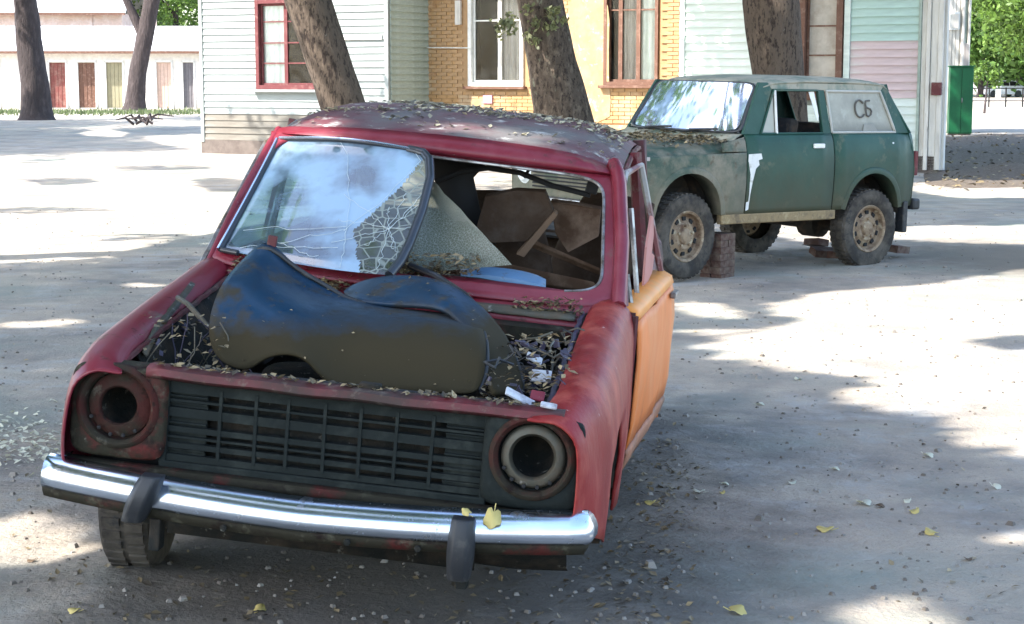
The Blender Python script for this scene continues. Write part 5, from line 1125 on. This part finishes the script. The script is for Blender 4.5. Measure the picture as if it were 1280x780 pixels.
# ================================================================== trees
def trunkmesh(g, path, rad, n=28, amp=.10, seed=0):
    P_ = [Vector(p) for p in path]; Q = []; R_ = []
    for i in range(len(P_)-1):
        for t in np.linspace(0, 1, 9)[:-1]: Q.append(P_[i].lerp(P_[i+1], t)); R_.append(lerp(rad[i], rad[i+1], t))
    Q.append(P_[-1]); R_.append(rad[-1]); k0 = len(g.v); g.tube(Q, R_, n)
    for k in range(k0, len(g.v)):
        i = (k-k0)//n; i = min(i, len(Q)-1); v = Vector(g.v[k]); c = Q[i]; d = v-c; r = R_[i] or .01
        f = 1+amp*mn.noise(Vector((d.x/r*1.3+seed, d.y/r*1.3, v.z*.7)))+amp*.5*mn.noise(Vector((d.x/r*4+seed, d.y/r*4, v.z*2)))
        g.v[k] = tuple(c+d*f)
def crown(name, ells, m, par, base, size=.24, filt=True):
    C_, T_ = [], []
    for c, r, n in ells:
        nc = max(8, n//90); d = RNG.normal(size=(nc, 3)); d /= np.linalg.norm(d, axis=1)[:, None]; cc = d*(RNG.random((nc, 1))**(.4))*.92*np.array(r)
        idx = RNG.integers(0, nc, n); p = cc[idx]+RNG.normal(size=(n, 3))*np.array(r)*.13; C_.append(p+np.array(c))
    P_ = np.concatenate(C_)
    if filt: P_ = P_[fil(P_)]
    n = len(P_); a = RNG.normal(size=(n, 3)); a /= np.linalg.norm(a, axis=1)[:, None]; b_ = RNG.normal(size=(n, 3)); b_ -= (a*b_).sum(1)[:, None]*a; b_ /= np.linalg.norm(b_, axis=1)[:, None]
    s = size*RNG.uniform(.6, 1.3, (n, 1)); V = np.stack([P_-a*s*.6, P_+b_*s*.32, P_+a*s*.6, P_-b_*s*.32], 1).reshape(-1, 3) - np.array(base)
    me = bpy.data.meshes.new(name); me.vertices.add(4*n); me.vertices.foreach_set('co', V.astype('f').ravel()); me.loops.add(4*n); me.loops.foreach_set('vertex_index', np.arange(4*n, dtype='i')); me.polygons.add(n); me.polygons.foreach_set('loop_start', np.arange(0, 4*n, 4, dtype='i')); me.update(calc_edges=True); me.materials.append(m)
    return link(name, me, par)
def tree(label, base, path, rad, ells, m, leafm=None, size=.24, limbs=True, filt=True, amp=.10, seed=0, extra=(), flare=1.35):
    base = Vector(base); t = empty('tree', label, 'tree', locn=base)
    g = MB(); rel = [Vector(p)-base for p in path]; rr = list(rad)
    rel = [rel[0]+Vector((0, 0, -.1)), rel[0].lerp(rel[1], .10), rel[0].lerp(rel[1], .3)]+rel[1:]; rr = [rr[0]*flare, rr[0]*(1+(flare-1)*.35), rr[0]]+rr[1:]
    trunkmesh(g, rel, rr, amp=amp, seed=seed); g.obj('trunk', m, t, smooth=True)
    for pth, r_ in extra:
        g = MB(); trunkmesh(g, [Vector(p)-base for p in pth], r_, n=14, amp=amp, seed=seed+3); g.obj('limb', m, t, smooth=True)
    if limbs:
        top = rel[-1]; 
        for c, r, n in ells:
            c = Vector(c)-base
            for k in range(4):
                for att in range(14):
                    e = c+Vector((random.uniform(-.6, .6)*r[0], random.uniform(-.6, .6)*r[1], random.uniform(-.2, .6)*r[2])); mid = top.lerp(e, .5)+Vector((0, 0, (e-top).length*.10))
                    q_ = np.array([tuple(base+(top.lerp(mid, t*2) if t < .5 else mid.lerp(e, t*2-1))) for t in np.linspace(.15, 1, 24)]); S_ = np.array(SUN); tt = q_[:, 2]/S_[2]
                    if not filt or not any(inpoly(q_[:, 0]-S_[0]*tt, q_[:, 1]-S_[1]*tt, pp_).any() for pp_ in LIT[:-1]): break
                else: continue
                g = MB(); g.tube([top-Vector((0, 0, .4)), top.lerp(mid, .5)+Vector((random.uniform(-.2, .2), 0, .2)), mid, mid.lerp(e, .5), e], [rad[-1]*.5, rad[-1]*.32, rad[-1]*.2, rad[-1]*.12, .02], 8); g.obj('limb', m, t, smooth=True)
    crown('crown', ells, leafm or K['leaf'], t, base, size, filt); return t
def gp_(px, py, z=0): return G(px, py, z)
# the five trunks in view
b = G(45, 150); D1 = b.y
tree('thick dark trunk standing before the shed row, farthest from the house', b, [b, atD(44, 105, D1), atD(36, 50, D1), atD(31, 0, D1), atD(20, -130, D1), atD(14, -220, D1)], [.60, .54, .47, .45, .42, .36], [((b.x-1, D1-1, 12.5), (6, 6, 3.0), 9000)], K['bark_d'], size=.34, seed=1)
b = G(168, 138); D2 = b.y
tree('forked dark trunk before the shed row, nearest the white house wing', b, [b, atD(172, 90, D2), atD(181, 45, D2), atD(190, 0, D2), atD(204, -110, D2)], [.50, .42, .42, .40, .32], [((b.x+1, D2-1, 12.5), (6, 5, 3.0), 8000)], K['bark_d'], size=.34, seed=2, extra=[([atD(181, 52, D2), atD(171, 28, D2), atD(158, 0, D2), atD(140, -60, D2)], [.26, .24, .2, .16])])
D3 = 24.4
b = atD(470, 246, D3); b.z = 0
tree('leaning mottled trunk in front of the white wing, its edge bright with sun', b, [b, atD(440, 165, D3), atD(416, 95, D3), atD(384, 0, D3), atD(355, -90, D3), atD(338, -170, D3)], [.36, .31, .30, .31, .28, .25], [((-3.2, 23.2, 8.2), (4.2, 5, 2.2), 9000)], K['bark'], size=.24, seed=3, amp=.07)
D4 = 27.5
b = atD(722, 237, D4); b.z = 0
t4 = tree('trunk with leafy shoots in front of the ochre brick wall', b, [b, atD(704, 150, D4), atD(690, 80, D4), atD(674, 0, D4), atD(660, -80, D4)], [.50, .45, .38, .35, .30], [((.6, 26.5, 8.0), (4, 4, 2.2), 10000), ((.9, 29.2, 8.3), (3.4, 2.6, 1.7), 12000)], K['barkg'], size=.24, seed=4, amp=.08)
crown('leafy_shoots', [(tuple(atD(650, 28, D4-.45)), (.42, .25, .38), 200), (tuple(atD(632, 40, D4-.4)), (.22, .2, .30), 60), (tuple(atD(690, 22, D4-.5)), (.25, .2, .22), 160)], leafmat('dull_shoots', (.20,.22,.12), .3, .5), t4, b, .08, False)['kind'] = 'stuff'
D5 = 27.3
b = atD(984, 237, D5); b.z = 0
tree('broad trunk behind the green car in front of the boarded window', b, [b, atD(978, 150, D5), atD(973, 95, D5), atD(964, 0, D5), atD(955, -80, D5)], [.45, .40, .39, .44, .34], [((4.2, 26.0, 8.2), (4.5, 4, 2.2), 8000)], K['bark'], size=.24, seed=5, amp=.08)
# unseen trees added to shade the yard, crowns cut to the sunlit outlines
def shade_tree(label, base, ells, h=6.5, r=.32, size=.26):
    base = Vector(base); c = Vector(ells[0][0]); top = Vector((lerp(base.x, c.x, .3), lerp(base.y, c.y, .3), h))
    tree(label, base, [base, base.lerp(top, .5)+Vector((.1, .1, 0)), top], [r, r*.85, r*.7], ells, K['bark'], size=size)
shade_tree('unseen yard tree added beside the red car to shade it', (-8.5, .5, 0), [((-8.6, .6, 9.6), (4.2, 4.0, 1.7), 17000), ((-5.2, -1.2, 9.4), (3.2, 3.2, 1.5), 11000), ((-11.4, 5.0, 9.2), (3.2, 4.2, 1.5), 15000)])
shade_tree('tall unseen yard tree added beyond the red car for its shade', (-7.2, 8.0, 0), [((-5.6, 5.0, 10.2), (4.2, 3.4, 1.7), 16000), ((-6.8, 9.5, 10.0), (4.2, 3.4, 1.6), 15000)])
shade_tree('unseen yard tree added to shade the stretch before the white wing', (-9.0, 14.5, 0), [((-8.2, 14.0, 9.5), (3.6, 4.2, 1.6), 13000), ((-15, 22, 9.5), (5, 5, 1.5), 12000), ((-13, 31, 10), (6, 5, 1.5), 9000), ((-3.0, 13.0, 10.0), (3.8, 3.6, 1.6), 13000), ((-2.4, 19.4, 9.8), (3.8, 3.6, 1.6), 12000), ((-11.6, 9.5, 9.2), (2.6, 3.2, 1.4), 10000)])
shade_tree('bent unseen yard tree added to shade the ground right of the cars', (7.6, 12.5, 0), [((1.6, 12.6, 10.4), (4.2, 4.2, 1.6), 15000), ((3.4, 18.2, 10.4), (4.4, 3.6, 1.6), 13000)], h=7.2)
shade_tree('unseen yard tree added behind the viewer to shade the near ground', (1.6, -6.5, 0), [((-3.2, -2.4, 9.0), (4.2, 3.4, 1.5), 15000), ((-.8, 3.4, 10.6), (3.6, 3.2, 1.4), 11000)])
shade_tree('unseen tree far out to the side, added to shade the sheds path', (-25, 48, 0), [((-25, 46, 10.5), (7, 9, 2.4), 26000), ((-17, 53, 11.5), (6, 6, 2.2), 16000), ((-30, 60, 11.5), (7, 9, 2.2), 20000), ((-22, 38, 10.5), (6, 5, 2.0), 16000)], r=.4, size=.36)
shade_tree('unseen tree behind the green wing, added to shade the drive', (16.5, 36, 0), [((8, 34, 11), (5, 6, 2.2), 12000), ((10, 46, 11.5), (6, 8, 2.2), 13000), ((3.5, 41, 11.5), (5, 6, 2), 11000)], h=8, size=.34)
# far greenery
def far_tree(label, px, dep, top, w, m, n=5000, size=.5, low=1.5, tr=True):
    c = atD(px, 60, dep); base = Vector((c.x, dep, 0)); h = top
    tree(label, base, [base, base+Vector((.2, 0, h*.3)), base+Vector((.1, 0, h*.5))], [.28, .22, .16], [((c.x, dep, (low+h)/2), (w, w, (h-low)/2), n)], K['bark_d'], m, size=size, filt=False)
FT = [('bright green tree rising behind the sheds next to the white wing', 218, 116, 12, 5.0, 'leafl'), ('pale tree crown behind the forked trunk above the sheds', 160, 124, 13, 5.0, 'leafl'), ('dark green tree behind the far building', 120, 150, 15, 8, 'leaf'),
 ('leafy tree overhanging the lane past the porch', 1310, 92, 9, 4.2, 'leafl'), ('tall dense tree beyond the fence at the frame edge', 1300, 110, 14, 6, 'leafl'), ('dark green tree in the far shade past the parked car', 1228, 150, 14, 7, 'leaf'), ('far dense tree to the side of the lane', 1330, 150, 15, 8, 'leaf'),
 ('far tree showing just beside the porch roof', 1195, 160, 15, 7, 'leaf'), ('big leafy tree at the end of the lane', 1275, 175, 18, 10, 'leaf'), ('far tree behind the pink building', 20, 160, 16, 8, 'leaf'), ('far tree at the edge behind the shed row', -90, 150, 16, 8, 'leaf')]
for lb, px, dep, top, w, m in FT: far_tree(lb, px, dep, top, w, K[m], n=15000 if 'lane' in lb or 'porch' in lb or 'frame' in lb else 7000, size=.28 if dep < 130 else .5, low=1.0 if dep > 130 else 2.6)
tr_ = empty('bush', 'yellow-green bush beside the green cabinet in front of the lane shade', 'bush', locn=(atD(1232, 95, 82).x, 82, 0))
crown('foliage', [((atD(1232, 95, 82).x, 82, 1.9), (.9, .8, .9), 900)], K['leafl'], tr_, tr_.location, .16, False)
MB().tube([(0, 0, 0), (.1, 0, 1.5)], [.06, .03], 6).obj('stem', K['bark_d'], tr_)
# hedge wall of shade at the very back, low undergrowth
hp = [((x, 185+8*math.sin(x), 3.2), (7, 3, 3.6), 1500) for x in np.linspace(-90, 110, 24)]
fo = crown('far_woods', hp, K['leaf'], None, (0, 0, 0), .9, False); tag(fo, 'mass of far dark green woods closing off the yard', None, None, 'stuff')
# grass strip before the sheds
g = MB()
for k in range(2600):
    p = G(random.uniform(-40, 250), random.gauss(141, 1.6)); w_ = random.uniform(.02, .05); h = random.uniform(.05, .22); a = random.uniform(0, 3)
    g.add([p+Vector((-w_*math.cos(a), -w_*math.sin(a), 0)), p+Vector((w_*math.cos(a), w_*math.sin(a), 0)), p+Vector((random.gauss(0, .05), random.gauss(0, .05), h))], [(0, 1, 2)])
tag(g.obj('grass', K['grassm'], None), 'thin strip of grass in front of the shed row', None, None, 'stuff')
# dead branches on the ground before the forked tree
g = MB()
for k in range(9):
    a = G(random.uniform(150, 195), random.uniform(150, 158)); d = Vector((random.uniform(-1, 1), random.uniform(-.5, .5), .1)); g.tube([a+Vector((0, 0, .05)), a+d*.6+Vector((0, 0, .22)), a+d*1.3+Vector((0, 0, .08))], [.05, .04, .02], 5)
tag(g.obj('brushwood', K['bark_d'], None), 'dark heap of dead branches on the ground near the forked tree', None, None, 'stuff')
# ================================================================== far fence and parked car
fz = 100.0; fx0 = atD(1216, 100, fz).x
fe = empty('fence', 'low black metal fence in front of the distant parked car', 'fence', locn=(fx0, fz, 0))
for k in range(14): MB().box((k*.95, 0, .55), (.07, .07, 1.1)).obj('post', K['black'], fe)
for z in (.35, 1.05): MB().box((6, .0, z), (12.6, .04, .06)).obj('rail', K['black'], fe)
fc = G(1251, 121.5); pcar = empty('parked_car', 'small white hatchback parked far off beyond the black fence', 'car', locn=(fc.x, fc.y, 0), rz=.25)
def carbody():
    sec = [(-1.85, .78, .80, .62), (-1.7, .80, .95, .70), (-1.0, .82, 1.0, .72), (-.55, .83, 1.38, .58), (.3, .83, 1.45, .58), (1.0, .83, 1.36, .58), (1.55, .82, 1.0, .66), (1.85, .78, .85, .66)]
    return [[Vector((x, sg*a, z)) for sg, a, z in ((-1, w*.96, .25), (-1, w, .6), (-1, w*.96, min(.92, h-.02)), (-1, tw, h), (1, tw, h), (1, w*.96, min(.92, h-.02)), (1, w, .6), (1, w*.96, .25))] for x, w, h, tw in sec]
cb = carbody(); g = MB().grid(cb); n = 8; g.f += [tuple(range(n)), tuple(range(7*n, 8*n))[::-1]]
g.obj('body', mat('white_car_paint', (.72,.74,.76), .3, coat=.5), pcar, smooth=35)
for sg in (-1, 1):
    g = MB(); g.prism([(-.85, sg*.80, .97), (-.50, sg*.66, 1.33), (.30, sg*.66, 1.38), (.30, sg*.80, .97)], (0, sg*.02, 0)); g.obj('side_window', K['black'], pcar)
    g = MB(); g.prism([(.38, sg*.80, .97), (.38, sg*.66, 1.38), (.95, sg*.66, 1.31), (1.35, sg*.78, .99)], (0, sg*.02, 0)); g.obj('side_window', K['black'], pcar)
    for x in (-1.15, 1.15): MB().lathe([(0, -.1), (.22, -.1), (.30, -.08), (.30, .08), (.20, .1), (0, .06)], (x, sg*.76, .30), (0, sg, 0), 18).obj('wheel', K['rubber'], pcar, smooth=40)
MB().prism([(-.98, -.66, 1.03), (-.98, .66, 1.03), (-.60, .54, 1.36), (-.60, -.54, 1.36)], (-.02, 0, .01)).obj('windscreen', K['black'], pcar)
b2_ = G(1224, 121); sk = empty('gate_pillar', 'short white masonry pillar at the end of the black fence', 'pillar', locn=(b2_.x, b2_.y-6, 0))
MB().box((0, 0, .65), (.40, .40, 1.3)).obj('shaft', K['whitetrim'], sk, bev=.02); MB().box((0, 0, 1.33), (.50, .50, .08)).obj('cap', K['whitetrim'], sk, bev=.02)

# ================================================================== every separate small piece an object of its own
SPLIT = {'scrap', 'wheel_arch_inner', 'bumper_bracket', 'rim_slot', 'wheel_nut', 'screw', 'bolt', 'slot_bridge', 'wiper', 'battery_tray', 'drip_rail', 'pipe', 'gable', 'brushwood_', 'frame', 'axle', 'underbody', 'room_sides', 'grille_blank_'}
def split_loose(o):
    me = o.data; n = len(me.vertices); par = list(range(n))
    def f(a):
        while par[a] != a: par[a] = par[par[a]]; a = par[a]
        return a
    for e in me.edges:
        a, b = f(e.vertices[0]), f(e.vertices[1])
        if a != b: par[a] = b
    gr_ = {}
    for p in me.polygons: gr_.setdefault(f(p.vertices[0]), []).append(p)
    if len(gr_) < 2: return
    sm = me.polygons[0].use_smooth; m = me.materials[0]; base = o.name.split('.')[0]; first = True
    for k, ps in gr_.items():
        idx = {}; V = []; F = []
        for p in ps:
            q = []
            for v in p.vertices:
                if v not in idx: idx[v] = len(V); V.append(tuple(me.vertices[v].co))
                q.append(idx[v])
            F.append(q)
        nm = bpy.data.meshes.new(base); nm.from_pydata(V, [], F); nm.materials.append(m)
        if sm:
            nm.polygons.foreach_set('use_smooth', [True]*len(nm.polygons)); nm.set_sharp_from_angle(angle=math.radians(45))
        if first: tgt = o; first = False; o.data = nm
        else:
            c = o.copy(); c.data = nm; scene.collection.objects.link(c); c.parent = o.parent
for o in list(scene.objects):
    if o.type == 'MESH' and o.name.split('.')[0] in SPLIT: split_loose(o)
